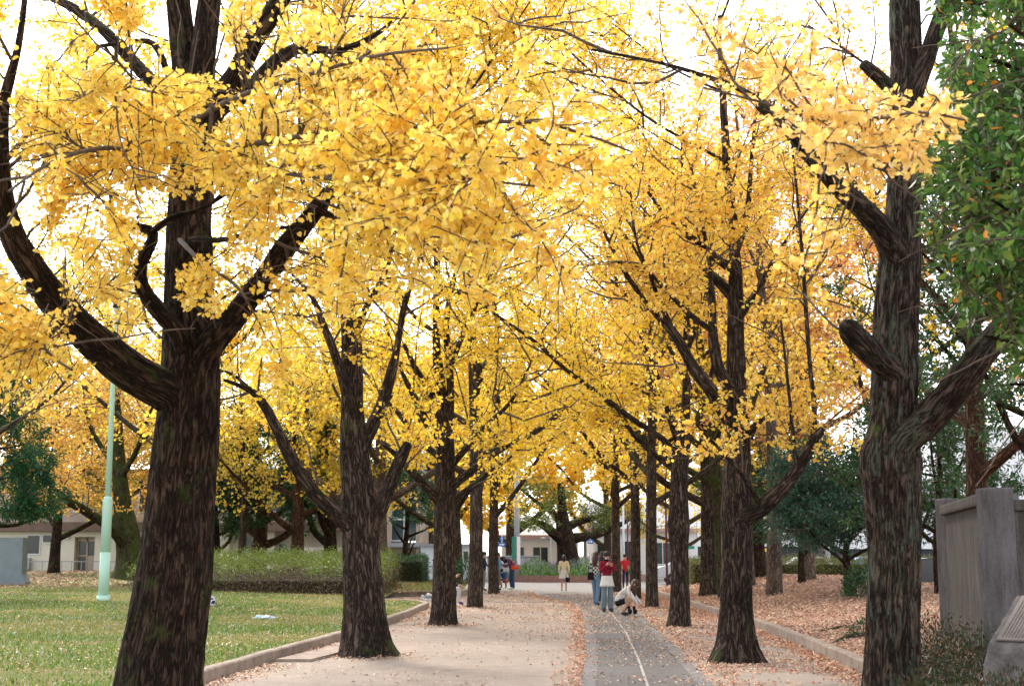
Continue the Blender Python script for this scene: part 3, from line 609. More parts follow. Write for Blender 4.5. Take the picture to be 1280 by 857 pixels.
# -- R2
Y0 = 20.9
r2 = [px([(919, 828, 0, 50), (919, 808, 0, 46), (920, 760, 0, 42), (921, 700, 0, 41), (921, 640, 0, 42), (922, 585, 0, 36), (922, 540, 0, 32), (920, 480, 0, 28), (920, 420, 0, 24), (919, 360, 0, 20), (918, 300, .1, 15), (912, 240, .2, 13), (905, 150, .3, 10), (900, 20, .3, 6)], Y0),
      px([(925, 650, -.1, 26), (950, 636, -.3, 23), (978, 610, -.5, 20), (1003, 576, -.7, 16), (1020, 546, -.9, 13), (1028, 536, -.9, 9)], Y0),
      px([(1016, 550, -.8, 9), (1018, 510, -.8, 7), (1012, 450, -.8, 6), (1007, 380, -.8, 6), (1004, 330, -.8, 5), (998, 260, -.8, 4), (990, 180, -.8, 3)], Y0),
      px([(995, 578, -.7, 7), (990, 530, -.8, 5), (984, 470, -.9, 4), (976, 400, -1, 3)], Y0),
      px([(948, 628, -.4, 7), (925, 590, -.9, 6), (900, 562, -1.2, 5), (870, 530, -1.5, 3)], Y0),
      px([(914, 530, 0, 22), (890, 490, -.3, 19), (868, 462, -.4, 17), (848, 425, -.6, 14), (832, 405, -.7, 11), (805, 375, -.9, 8), (778, 335, -1.2, 6), (755, 290, -1.5, 4)], Y0),
      px([(842, 415, -.6, 8), (822, 370, -.4, 6), (805, 330, -.2, 5), (775, 285, 0, 3)], Y0),
      px([(835, 405, -.7, 6), (815, 350, -1, 5), (795, 300, -1.3, 4), (788, 240, -1.5, 3)], Y0),
      px([(918, 495, -.1, 20), (900, 465, -.3, 17), (894, 440, -.4, 16), (891, 412, -.4, 14), (888, 340, -.4, 7), (878, 280, -.4, 6), (862, 200, -.4, 4)], Y0),
      px([(893, 415, -.4, 9), (865, 395, -.7, 8), (835, 365, -1, 6), (808, 335, -1.3, 4), (790, 305, -1.6, 3)], Y0),
      px([(916, 372, 0, 16), (890, 345, .3, 14), (862, 328, .6, 11), (830, 308, .9, 8), (800, 290, 1.2, 4)], Y0),
      px([(918, 340, 0, 15), (892, 320, -.2, 12), (866, 298, -.3, 10), (842, 282, -.4, 7), (810, 240, -.6, 4)], Y0),
      px([(922, 400, 0, 12), (945, 365, .3, 10), (962, 335, .4, 9), (980, 305, .6, 6), (1010, 260, .8, 3)], Y0),
      px([(918, 320, 0, 12), (930, 285, .1, 10), (936, 250, .2, 8), (940, 190, .3, 5), (950, 100, .3, 3)], Y0),
      px([(926, 530, 0, 16), (940, 500, .4, 12), (955, 460, .8, 8), (975, 420, 1.2, 4)], Y0)]
r2 += over(r2[0], Y0, 3, 7.2, 10.8, 3.2, 7, -1)
tree('ginkgo_tree', 'second ginkgo on the right with flared roots and a long arm rising rightward', at(919, 822, Y0) * [1, 1, 0], r2, 51, 'warm', 'bark', AV,
     nsec=150, sec=(.7, 1.8), ntw=8, twl=(.2, .7), nsp=5, nlf=4, size=.08, shape='kite', k=22, step=.12, amp=.022, flare=.85, k0=64, keep=lambda p: p[:, 2] > 3.0)
# -- R3
Y0 = 30.9
r3 = [px([(850, 785, 0, 28), (850, 770, 0, 26), (850, 720, 0, 25), (849, 680, 0, 25), (848, 655, 0, 32), (849, 635, 0, 26), (849, 590, 0, 24), (852, 560, 0, 24), (856, 525, 0, 14), (858, 480, .1, 11), (858, 400, .2, 9), (856, 300, .3, 7), (852, 160, .4, 4)], Y0),
      px([(848, 575, 0, 14), (828, 548, -.3, 9), (800, 530, -.5, 8), (770, 508, -.7, 8), (740, 485, -.9, 7), (705, 460, -1.1, 6), (670, 428, -1.4, 5), (630, 400, -1.6, 4), (585, 368, -1.9, 2.5)], Y0),
      px([(848, 590, 0, 12), (815, 565, .4, 9), (790, 540, .6, 7), (770, 505, .8, 5), (745, 470, 1, 3)], Y0),
      px([(854, 560, 0, 14), (872, 525, .2, 11), (884, 490, .4, 8), (895, 440, .6, 5)], Y0),
      px([(850, 560, 0, 10), (836, 520, -.4, 8), (822, 470, -.7, 6), (800, 420, -1, 3)], Y0),
      px([(858, 480, .1, 8), (835, 430, 0, 6), (815, 370, 0, 4), (800, 300, 0, 3)], Y0),
      px([(858, 440, .1, 8), (880, 380, .5, 6), (890, 300, .8, 4)], Y0)]
r3 += over(r3[0], Y0, 4, 7, 13.5, 4.2, 8, -1)
tree('ginkgo_tree', 'third ginkgo on the right with a swollen knob and pale scar on its trunk', at(850, 780, Y0) * [1, 1, 0], r3, 61, 'gold', 'bark', AV,
     nsec=165, sec=(.9, 3.0), ntw=8, twl=(.3, 1.0), nsp=5, nlf=3, size=.10, shape='kite', k=16, step=.2, amp=.012, flare=.35, k0=32, keep=lambda p: p[:, 2] > 3.3)
# -- farther ginkgos of both rows
def far(px_, Y, w, lbl, seed, pal='gold', h=11.5, sp=4.2, zk=2.75, nl=10, group=AV, bark='bark_far', size=.15, nsec=95, z0=.2, kw={}, name='ginkgo_tree', cat='tree', zz=None, limbs=None, lean=0.):
    p = gat(px_, Y); 
    if zz is not None: p[2] = zz
    tree(name, lbl, p, limbs or auto(p, h, sp, nl, seed, w / 2 * Y / F, z0, lean), seed, pal, bark, group, cat, nsec=nsec, sec=(1.2, 2.8), ntw=7, twl=(.4, 1.1), nsp=4, nlf=3,
         size=size, shape='kite', k=10, step=.35, amp=.008, flare=.25, k0=18, keep=(lambda q: q[:, 2] > zk), **kw)
far(594, 41.8, 21, 'fourth ginkgo on the left with a dark knot hole in its grey trunk', 71, size=.13, h=16, sp=5.5, nl=13, nsec=150)
far(617, 56.0, 15, 'fifth and smallest ginkgo in the left row, in front of the person in blue', 72, size=.15, zk=3.0, h=17, sp=5.5, nl=13, nsec=140)
far(571, 62.0, 17, 'dark ginkgo trunk between the third and fourth left trees, farther back behind the green bush', 73, size=.16, group=None, zk=3.0)
far(815, 41.8, 17, 'fourth ginkgo on the right, grey-green forked trunk close behind the crouching person', 74, size=.13, h=16.5, sp=5.5, nl=13, nsec=150)
far(794, 49.5, 15, 'fifth ginkgo on the right, its trunk just left of the grey-green forked one', 75, size=.14, zk=3.0, h=17, sp=5.5, nl=13, nsec=140)
far(771, 58.0, 13, 'sixth and thinnest ginkgo on the right, standing behind the person in maroon', 76, size=.15, zk=3.1, h=18, sp=5.5, nl=13, nsec=140)
# -- background trees, left side
BG = None
Y0 = 55
zl = [px([(162, 724, 0, 44), (164, 700, 0, 38), (158, 660, 0, 32), (152, 620, 0, 22), (148, 570, 0, 18), (146, 520, 0, 13), (142, 450, 0, 9), (150, 380, 0, 5)], Y0),
      px([(160, 690, 0, 18), (140, 662, -1, 14), (110, 640, -2, 13), (80, 622, -3, 12), (52, 590, -4, 10), (30, 560, -4.5, 8), (10, 528, -5, 7), (-30, 500, -6, 4)], Y0),
      px([(100, 636, -2, 7), (80, 610, -1, 6), (50, 600, 0, 4), (20, 602, 1, 3)], Y0), px([(150, 590, 0, 9), (128, 560, 1, 7), (112, 530, 1, 6), (104, 480, 2, 4)], Y0),
      px([(150, 600, 0, 9), (172, 560, -1, 7), (190, 510, -2, 4), (230, 450, -3, 3)], Y0), px([(140, 655, 0, 7), (150, 620, 1, 6), (110, 590, 2, 4)], Y0)]
tree('autumn_tree', 'wide-spreading tree with thin brownish-orange leaves behind the pale green pole', gat(162, 55), zl, 81, 'orange', 'bark_moss', None, nsec=130, sec=(1.2, 3.2), ntw=8, twl=(.5, 1.3), nsp=4, nlf=3, size=.13, shape='kite', k=12, step=.3, k0=24, amp=.02, keep=lambda q: q[:, 2] > 3.2)
far(66, 72, 16, 'leaning dark trunk in front of the building window, orange-leaved and forked low', 82, 'orange', h=10, sp=5.5, nl=12, nsec=150, z0=.18, group=None, bark='bark_dark', name='autumn_tree', zk=3.2, size=.18)
far(147, 74, 9, 'slim dark tree beside the building doorway, just right of the pale green pole', 83, 'olive', h=10, sp=4, nl=7, group=None, bark='bark_dark', name='autumn_tree', zk=3.5, size=.18)
far(-55, 62, 26, 'tall orange-brown tree beyond the pine at the left edge', 84, 'orange', h=14, sp=6, nl=9, group=None, bark='bark_dark', name='autumn_tree', zk=3.5, size=.18)
far(300, 60, 12, 'bright lemon-yellow tree drooping over the hedge between the first and second left trunks', 85, 'lemon', h=10.5, sp=5.2, nl=10, group=None, name='autumn_tree', zk=3.9, size=.15, nsec=130, z0=.35)
far(372, 60, 20, 'olive and russet tree behind the hedge, left of the second left trunk', 86, 'olive', h=11, sp=4.5, nl=10, group=None, bark='bark_red', name='autumn_tree', zk=3.2, size=.16)
far(474, 58, 26, 'pale grey trunk rising just behind the second left ginkgo', 87, 'gold', h=13, sp=5, nl=10, group=None, bark='bark_pale', name='autumn_tree', zk=4, size=.16)
far(210, 80, 20, 'far golden tree rising behind the low building', 88, 'amber', h=17, sp=7, nl=11, group=None, name='autumn_tree', zk=4, size=.22, nsec=110)
far(640, 100, 18, 'far golden tree closing the end of the avenue on the left', 89, 'gold', h=17, sp=7, nl=12, group=None, name='autumn_tree', zk=2.9, size=.36, nsec=140, z0=.12)
far(760, 92, 12, 'far golden tree closing the end of the avenue behind the thin right trunks', 90, 'gold', h=16, sp=7, nl=12, group=None, name='autumn_tree', zk=3.0, size=.34, nsec=140, z0=.12)
# evergreens on the left
def ever(px_, Y, w, lbl, seed, pal, h, sp, zk, name='evergreen_tree', bark='bark_dark', size=.16, nsec=100, nl=12, shape='oval', z0=.2, nlf=4, leafm='green_leaf', kw={}, upb=1.):
    p = gat(px_, Y)
    tree(name, lbl, p, auto(p, h, sp, nl, seed, w / 2 * Y / F, z0, upb=upb), seed, pal, bark, None, 'tree', nsec=nsec, sec=(.6, 1.8), ntw=8, twl=(.25, .8), nsp=5, nlf=nlf, size=size, shape=shape,
         k=10, step=.35, amp=.012, k0=18, leafm=leafm, keep=(lambda q: q[:, 2] > zk), **kw)
ever(322, 66, 24, 'dark evergreen with a reddish leaning trunk behind the long hedge', 101, 'ever', 7.5, 3.6, 2.6, bark='bark_red', size=.2)
ever(268, 64, 12, 'dark evergreen hugging the building wall right of the nearest left trunk', 102, 'ever', 6.5, 2.6, 2.3, size=.2)
ever(412, 64, 22, 'dense dark evergreen with a broad black trunk just left of the second left ginkgo', 103, 'ever', 8, 3.6, 2.6, size=.2)
ever(505, 68, 10, 'dark evergreen standing before the glass balcony', 104, 'ever', 7, 1.6, 3.2, size=.18, nsec=50)
ever(-50, 40, 18, 'green pine with drooping boughs at the left edge', 105, 'pine', 8.5, 2.3, 2.6, name='pine_tree', size=.16, shape='needle', nlf=7, nsec=110, upb=.25, leafm='green_leaf')
# right side background
far(885, 47, 24, 'grey trunk standing on the leafy lawn between the third and second right ginkgos', 111, 'amber', h=12, sp=4.5, nl=9, group=None, bark='bark', name='autumn_tree', zk=4, size=.14)
Y0 = 42; zz = gat(968, Y0)
far(968, 42, 22, 'slender pale grey tree on the leafy lawn right of the second right ginkgo', 112, 'salmon', h=15, sp=3.6, nl=8, group=None, bark='bark_pale', name='autumn_tree', zk=5.5, size=.12, z0=.45)
p = gat(908, 44)
far(908, 44, 22, 'mossy green leaning trunk rising behind the second right ginkgo', 113, 'salmon', h=14, sp=5, nl=9, group=None, bark='bark_moss', name='autumn_tree', zk=4.5, size=.12, lean=-.07)
far(1010, 52, 22, 'tall salmon and orange leaved tree far behind the round evergreen', 114, 'coral', h=22, sp=7, nl=12, group=None, name='autumn_tree', zk=4.5, size=.16, nsec=190, bark='bark_pale')
far(1130, 50, 24, 'tall orange-yellow tree behind the nearest right trunk', 115, 'salmon', h=21, sp=7, nl=12, group=None, name='autumn_tree', zk=4, size=.16, nsec=180)
far(900, 70, 22, 'far amber tree above the truck', 116, 'amber', h=19, sp=7, nl=12, group=None, name='autumn_tree', zk=5, size=.2, nsec=120)
far(1228, 27, 34, 'large brown trunk rising behind the concrete wall', 117, 'greenish', h=14, sp=5, nl=9, group=None, bark='bark_red', name='autumn_tree', zk=4.5, size=.1, nsec=90)
ever(1062, 38, 12, 'round blue-green evergreen with several stems on the leafy lawn', 121, 'blue_ever', 4.0, 2.2, 1.75, size=.13, nsec=150, nl=16, nlf=5, upb=.6, z0=.22)
ever(1003, 48, 10, 'small dark evergreen just left of the round one', 122, 'ever', 5.0, 2.0, 2.0, size=.13, nsec=90, nl=11)
ever(950, 58, 22, 'green-leaved tree behind the slender pale grey one', 123, 'ever', 6.5, 2.4, 2.4, size=.18, nsec=70)
ever(1175, 34, 14, 'dark evergreen between the nearest right trunk and the concrete wall', 124, 'ever', 5.2, 2.4, 1.8, size=.14, nsec=110, nl=12)
ever(1320, 26, 26, 'dark evergreen filling the right edge above the wall', 125, 'ever', 9.5, 4.2, 3.2, size=.13, nsec=170, nl=14)
far(845, 88, 12, 'yellow-green tree at the far kerb beyond the right row', 126, 'lemon', h=9, sp=3.5, nl=9, group=None, name='autumn_tree', zk=2.0, size=.2, nsec=70)
# near evergreen overhanging from the right edge, trunk outside the frame
bx, by = 5.9, 11.0
nb = [[(bx, by, -.05, .22), (bx - .05, by, 2, .19), (bx, by, 4, .15), (bx + .05, by, 6.2, .10), (bx, by, 8.5, .05)]]
for i, (a, b, yy) in enumerate([(1190, 330, 10.6), (1165, 200, 10.2), (1230, 420, 10.0), (1200, 60, 10.5), (1240, 250, 9.0), (1225, 120, 11.8), (1175, -30, 10.8), (1250, 350, 11.8), (1260, 30, 9.4), (1225, 200, 10), (1262, 480, 10.6), (1255, 120, 10)]):
    e = at(a, b, yy); z0_ = max(2.3, e[2] - 1.3); s0 = np.array([bx, by, z0_]); mid = (s0 + e) / 2 + [0, 0, .25]
    nb.append([(*s0, .06), (*mid, .035), (*e, .012)])
tree('evergreen_tree', 'near evergreen with glossy green leaves and a few orange ones overhanging the top right', (bx, by, H(bx, by)), nb, 131, 'bright', 'bark_dark', None, nsec=250, sec=(.4, 1.2), ntw=9, twl=(.15, .45), nsp=4, nlf=3,
     size=.088, shape='ovalbig', k=12, step=.2, k0=16, leafm='green_leaf', start=.45, droop=-.15, keep=lambda q: (q[:, 2] > 3.0) & (proj(q)[0] > 1166 + 22 * np.sin(proj(q)[1] * .021)) & (proj(q)[1] < 340 + .95 * (proj(q)[0] - 1166) + 30 * np.sin(proj(q)[0] * .09)))
# more of the wood that fills the gaps between the rows
far(935, 50, 20, 'salmon-leaved tree standing a little behind the second right ginkgo, its trunk hidden', 141, 'coral', h=20, sp=6, nl=12, group=None, bark='bark_pale', name='autumn_tree', zk=5.0, size=.14, nsec=240)
far(845, 66, 14, 'amber tree far behind the third right ginkgo', 142, 'amber', h=15, sp=5, nl=11, group=None, name='autumn_tree', zk=4.2, size=.17, nsec=100)
far(40, 90, 18, 'far orange tree rising behind the brown roof at the left', 143, 'orange', h=19, sp=8, nl=12, group=None, name='autumn_tree', zk=4, size=.24, nsec=120)
far(120, 100, 18, 'far golden-orange tree beyond the low building, left of the pole', 144, 'amber', h=23, sp=8, nl=12, group=None, name='autumn_tree', zk=5, size=.26, nsec=120)
far(395, 90, 18, 'far golden tree beyond the low building, left of the glass front', 145, 'gold', h=18, sp=7, nl=12, group=None, name='autumn_tree', zk=4, size=.24, nsec=110)
far(540, 95, 18, 'far golden tree between the glass front and the banner pole', 146, 'gold', h=17, sp=7, nl=12, group=None, name='autumn_tree', zk=3.0, size=.34, nsec=130, z0=.12)
far(222, 41, 20, 'golden tree directly behind the nearest left trunk, its own trunk hidden', 151, 'gold', h=15, sp=5.5, nl=13, group=None, name='autumn_tree', zk=4.2, size=.12, nsec=150, z0=.3)
far(-70, 33, 20, 'golden tree off the left edge reaching over the lawn', 152, 'amber', h=13, sp=5, nl=11, group=None, name='autumn_tree', zk=4.2, size=.10, nsec=110, z0=.3)
# ------------------------------------------------------------------ hedges and shrubs
def cloud(name, parent, P, pal, size, shape, seed, leafm='green_leaf', upw=.3, loc=(0, 0, 0), jit=.15):
    r = np.random.default_rng(seed); n = len(P); Yd = unit(rvec(r, n) + np.array([0, 0, upw])); Nn = rvec(r, n) + np.array([0, 0, .5])
    return link(name, leafmesh(name, P - np.array(loc), Yd, unit(Nn), size * r.uniform(.6, 1.2, n), shape, colours(r, pal, n, jit) if isinstance(pal, str) else pal, r), M[leafm], parent)
def hedge(label, x0, x1, y0, y1, zt0, zt1, pals, size, n, seed, rough=.12, core='core_brown', name='hedge', zb=None, shape='oval', sprout=0):
    """a clipped hedge: leafy shell round a woody core; pals=(side, top)"""
    r = np.random.default_rng(seed); root = tag(empty(name, ((x0 + x1) / 2, (y0 + y1) / 2, H((x0 + x1) / 2, y0) if zb is None else zb)), label, 'hedge'); loc = np.array(root.location)
    def top(x, y): return zt0 + (zt1 - zt0) * (y - y0) / (y1 - y0)
    def hb(x, y): return np.array([H(a, b) for a, b in zip(x, y)]) if zb is None else np.full(len(x), zb)
    A = [(x1 - x0) * (y1 - y0), (x1 - x0) * 1.1, (y1 - y0) * 1.1, (y1 - y0) * 1.1]; A = np.array(A) / sum(A); k = r.choice(4, n, p=A)
    x = r.uniform(x0, x1, n); y = r.uniform(y0, y1, n); w = r.random(n)
    y = np.where(k == 1, y0, y); x = np.where(k == 2, x0, np.where(k == 3, x1, x)); t = top(x, y); b = hb(x, y)
    z = np.where(k == 0, t, b + (t - b) * w)
    z = z - np.where(k == 0, .42 * np.exp(-(y - y0) / .8) * (zt1 - zt0 > .2), 0)
    lump = np.array([noise.noise(Vector((a * 1.3, b_ * 1.3, c * 1.5))) for a, b_, c in zip(x, y, z)])
    P = np.stack([x, y, z], 1) + (r.normal(size=(n, 3)) * rough) + np.stack([np.zeros(n), -lump * .28, np.where(k == 0, lump * .34 + r.random(n) * sprout, 0)], 1)
    P[:, 2] = np.maximum(P[:, 2], b + .02)
    g = np.clip((P[:, 2] - b) / (t - b + 1e-6), 0, 1.2); istop = (g + .9 * lump + .2 * r.normal(size=n)) > .70
    col = np.where(istop[:, None], colours(r, pals[1], n, .15), colours(r, pals[0], n, .2))
    cloud('foliage', root, P, np.clip(col, 0, .9), size, shape, seed, loc=loc, leafm='grass' if sprout else 'green_leaf')
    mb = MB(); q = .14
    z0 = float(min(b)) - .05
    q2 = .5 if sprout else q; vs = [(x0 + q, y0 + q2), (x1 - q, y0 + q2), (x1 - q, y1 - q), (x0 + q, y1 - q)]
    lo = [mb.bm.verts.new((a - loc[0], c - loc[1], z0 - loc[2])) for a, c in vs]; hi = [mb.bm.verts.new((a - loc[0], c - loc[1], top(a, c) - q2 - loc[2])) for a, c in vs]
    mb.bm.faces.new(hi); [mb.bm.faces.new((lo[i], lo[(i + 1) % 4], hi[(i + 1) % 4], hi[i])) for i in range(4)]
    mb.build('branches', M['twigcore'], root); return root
M['twigcore'] = simple('dark_twigs_and_soil', (.045, .032, .02), .95, .5, 9, .8)  # one dark brown for the hedge cores and the flower bed soil
hedge('long hedge with bright green sprouting top and brown bare sides, behind the left lawn', -13.5, -4.75, 49, 57, 1.12, 1.50, ('brownhedge', 'lime'), .085, 42000, 201, sprout=.16)
hedge('small neatly clipped dark green hedge between the second and third left trunks', -5.75, -3.95, 62, 64.5, 1.38, 1.42, ('ever', 'ever'), .07, 12000, 202, .05)
hedge('long low olive green hedge at the back of the leaf-covered ground on the right', 7.8, 24, 60, 61.6, 1.28, 1.3, ('olivehedge', 'olivehedge'), .09, 30000, 203, .10) if PAL.setdefault('olivehedge', [(.12, .17, .04), (.18, .22, .05), (.24, .24, .07), (.08, .12, .03), (.22, .18, .08)]) else 0
def bush(name, label, c, rad, n, pal, size, seed, shape='oval', leafm='green_leaf', stems=9, cat='shrub', dens=.35, stemr=.012):
    r = np.random.default_rng(seed); c = np.array(c, float); root = tag(empty(name, c), label, cat)
    d = rvec(r, n); d[:, 2] = np.abs(d[:, 2]); q = dens + (1 - dens) * r.random(n) ** .4
    lump = np.array([noise.noise(Vector(v * 1.9) + Vector((seed, 0, 0))) for v in d])
    P = d * (q * (1 + .45 * lump))[:, None] * np.array(rad) + r.normal(size=(n, 3)) * .04
    P[:, 2] = np.abs(P[:, 2]) + .03
    cloud('foliage', root, P, pal, size, shape, seed, leafm)
    k = stems; dd = rvec(r, k); dd[:, 2] = np.abs(dd[:, 2]) + .4
    Sx = walk(r, np.tile(np.array([[0, 0, -.05]]), (k, 1)) + r.normal(size=(k, 3)) * [.06, .06, 0], dd, np.full(k, max(rad) * 1.0), 6, .2, .05)
    Sx[:, :, :2] *= 1.0
    v, f = tubes(Sx, np.linspace(stemr, stemr * .3, 6)[None] * np.ones((k, 1)), 5); link('stems', npmesh('stems', v, f, 4, sm=True), M['twig'], root); return root
c = gat(1078, 35); bush('green_shrub', 'small dark green shrub peeping out left of the nearest right trunk', c, (.45, .45, .75), 2200, 'ever', .09, 211)
c = gat(1078, 24); bush('green_shrub', 'little green seedling shrub at the foot of the nearest right trunk', c, (.22, .22, .32), 260, 'ever', .07, 212)
c = gat(577, 60); bush('green_shrub', 'rounded green bush just right of the third left trunk', c, (.75, .6, 1.1), 3000, 'ever', .1, 213)
for i, (a, yy, rx, rz, n, lb) in enumerate([(1182, 13.2, .55, .50, 3200, 'dry reddish-brown shrub nearest the lichen-streaked trunk, below the first pillar'), (1215, 15.5, .7, .55, 3600, 'straggly brown and green shrub at the foot of the second pillar'),
        (1262, 12.0, .55, .55, 3400, 'twiggy brown shrub in the bottom right corner in front of the plaque stone'), (1170, 17.0, .55, .62, 2800, 'dull green shrub at the foot of the first pillar'), (1205, 11.3, .45, .28, 2000, 'lowest scrubby dry shrub at the bottom edge beside the lichen-streaked trunk')]):
    c = gat(a, yy); bush('dry_shrub', lb, c, (rx, rx, rz), n, 'dryshrub', .055, 220 + i, stems=26, dens=.15, stemr=.007)
# ------------------------------------------------------------------ gate pillars, wall and plaque stone on the right
M['stone_grey'] = simple('grey_pillar_stone', (.125, .12, .128), .85, .22, 3, .25)
m, nt, N = mat('stained_concrete'); v = pos(nt); mp = nt.nodes.new('ShaderNodeMapping'); mp.inputs['Scale'].default_value = (5, 5, .6); L(nt, v, mp.inputs[0])
st = noi(nt, mp.outputs[0], 2.2, 6, .7); f = noi(nt, v, 30, 4, .7)
cc = ramp(nt, st, [(.3, (.03, .026, .024)), (.5, (.072, .064, .06)), (.72, (.13, .12, .115))]); finish(nt, mixc(nt, 1., cc, ramp(nt, f, [(.3, (.7, .7, .7)), (.7, (1.1, 1.1, 1.1))]), 'MULTIPLY'), .92, f, .5, .01, .15); M['stained'] = m
M['dark_wall'] = simple('dark_brown_wall', (.055, .038, .03), .9, .35, 2.5, .3)
m, nt, N = mat('weathered_pillar_stone'); v = pos(nt); mp = nt.nodes.new('ShaderNodeMapping'); mp.inputs['Scale'].default_value = (4, 4, .8); L(nt, v, mp.inputs[0])
st = noi(nt, mp.outputs[0], 2.6, 7, .72); f = noi(nt, v, 55, 4, .75)
cc = ramp(nt, st, [(.3, (.062, .056, .055)), (.5, (.105, .098, .10)), (.7, (.14, .132, .135))]); finish(nt, mixc(nt, 1., cc, ramp(nt, f, [(.3, (.72, .7, .7)), (.7, (1.15, 1.15, 1.15))]), 'MULTIPLY'), .92, f, .6, .008, .12); M['pillar'] = m
def pillar(px_, Y, w, ztop, label, rz):
    x = (px_ - CX) / F * Y; z = H(x, Y); root = empty('stone_pillar', (x, Y, z), rz); mb = MB(); mb.box(-w / 2, w / 2, -w / 2, w / 2, -.2, ztop - z, .035)
    o = mb.build('stone_pillar', M['pillar']); o.location = (x, Y, z); o.rotation_euler[2] = rz; bpy.data.objects.remove(root); tag(o, label, 'pillar'); return x
xa = pillar(1181, 22.5, .30, 2.50, 'farther and slimmer grey square stone pillar of the gate', R(25)); xb = pillar(1240, 17.2, .33, 2.42, 'nearer and wider grey square stone pillar of the gate', R(25))
mb = MB(); dx, dy = xb - xa, 17.2 - 22.5; ln = math.hypot(dx, dy); ang = math.atan2(dy, dx)
mb.box(.22, ln - .27, -.07, .07, -.2, 1.92, .01); mb.box(.2, ln - .25, -.16, .16, 1.92, 2.08, .04)
o = mb.build('concrete_wall', M['stained']); o.location = (xa, 22.5, H(xa, 22.5)); o.rotation_euler[2] = ang; tag(o, 'stained weathered concrete wall panel with a coping between the two grey pillars', 'wall')
mb = MB(); mb.box(0, 6, -.1, .1, -.2, 1.95, .01); mb.box(0, 6, -.17, .17, 1.95, 2.1, .03)
o = mb.build('concrete_wall', M['stained']); o.location = (xb + .24, 17.5, H(xb, 17.5)); o.rotation_euler[2] = R(12); tag(o, 'dark stained wall running off the right edge from the nearer pillar', 'wall')
# plaque stone
Y = 13.2; x = (1279 - CX) / F * Y; z = H(x, Y)
root = tag(empty('plaque_stone', (x, Y, z), R(50)), 'rough grey stone block with a slanting inscribed plaque at the right edge', 'monument')
bm = bmesh.new(); bmesh.ops.create_cube(bm, size=1); 
for v_ in bm.verts:
    a, b, c_ = v_.co; s = 1.0 if c_ < 0 else .82
    v_.co = Vector((a * 1.0 * s + (.05 if c_ > 0 else 0), b * .75 * s, (-.2 if c_ < 0 else (.62 if a < 0 else 1.05))))
bmesh.ops.subdivide_edges(bm, edges=bm.edges[:], cuts=9, use_grid_fill=True)
for v_ in bm.verts:
    if v_.co.z < .60: v_.co += Vector((noise.noise(v_.co * 3), noise.noise(v_.co * 3 + Vector((5, 0, 0))), noise.noise(v_.co * 3 + Vector((0, 7, 0))))) * .05
    v_.co += Vector((noise.noise(v_.co * 9), noise.noise(v_.co * 9 + Vector((5, 0, 0))), 0)) * .012
for f_ in bm.faces: f_.smooth = True
me = bpy.data.meshes.new('block'); bm.to_mesh(me); bm.free(); link('block', me, simple('lichened_stone', (.12, .105, .10), .92, .5, 7, .8), root)
sl = math.atan2(.43, .82); 
def on_plate(mb, u0, u1, v0, v1, h0, h1): mb.box(u0, u1, v0, v1, h0, h1)
mb = MB(); mb.box(-.42, .42, -.24, .24, 0, .02, .006); pl = mb.build('plaque', simple('engraved_plaque', (.17, .14, .12), .7, .15, 8, .2), root); pl.location = (.05, 0, .845); pl.rotation_euler[1] = -sl
mb = MB(); r_ = random.Random(4)
for i in range(14):
    a = -.21 + i * .0305; b = -.38
    while b < .36:
        w_ = r_.uniform(.006, .016); h_ = r_.uniform(.006, .014); mb.box(b, b + w_, a, a + h_, .0205, .023); b += w_ + r_.uniform(.005, .012)
le = mb.build('inscription', simple('worn_lettering', (.09, .07, .06), .8), pl)
# ------------------------------------------------------------------ mint lamp pole, monument, things on the lawn
p = gp(129, 750); Y = p[1]; sc_ = Y / F
M['mint'] = simple('mint_paint', (.36, .60, .50), .5, .12, 4, .1); M['dark'] = simple('dark_metal', (.03, .03, .035), .5, .2, 8, .1)
m, nt, N = mat('peeling_mint_paint'); v = pos(nt); mp = nt.nodes.new('ShaderNodeMapping'); mp.inputs['Scale'].default_value = (9, 9, 2); L(nt, v, mp.inputs[0])
f = noi(nt, mp.outputs[0], 3, 6, .7); finish(nt, ramp(nt, f, [(.66, (.46, .70, .60)), (.72, (.25, .36, .31)), (.8, (.08, .09, .08))]), .55, f, .2, .005); M['mint'] = m
root = tag(empty('lamp_pole', p), 'tall mint green steel pole with a dark cap standing on the left lawn', 'pole')
mb = MB(); mb.tube([(0, 0, -.1), (0, 0, .14)], .185, 20); mb.tube([(0, 0, .14), (0, 0, 1.35)], .145, 20); mb.tube([(0, 0, 1.35), (0, 0, 2.75), (0, 0, 2.85), (0, 0, 2.93)], [.138, .136, .13, .095], 20); mb.build('base', M['mint'], root)
mb = MB(); mb.tube([(0, 0, 2.9), (0, 0, 8.15 * Y / 38)], [.085, .06], 16); mb.build('shaft', M['mint'], root)
mb = MB(); zt = 8.15 * Y / 38; mb.tube([(0, 0, zt), (0, 0, zt + .4)], .1, 16); mb.build('cap', M['dark'], root)
print('pole', p)
Y = 55; x = (14 - CX) / F * Y; mb = MB(); z = H(x, Y)
mb.extr([(-2.2, -.2), (.98, -.2), (.98, .1), (.80, .42), (.78, 1.85), (-2.2, 1.85)], -.3, .3)
o = mb.build('stone_monument', simple('grey_slab', (.20, .235, .26), .85, .12, 2, .2)); o.location = (x, Y, z); tag(o, 'plain blue-grey stone slab with a flared foot at the left edge of the lawn', 'monument')
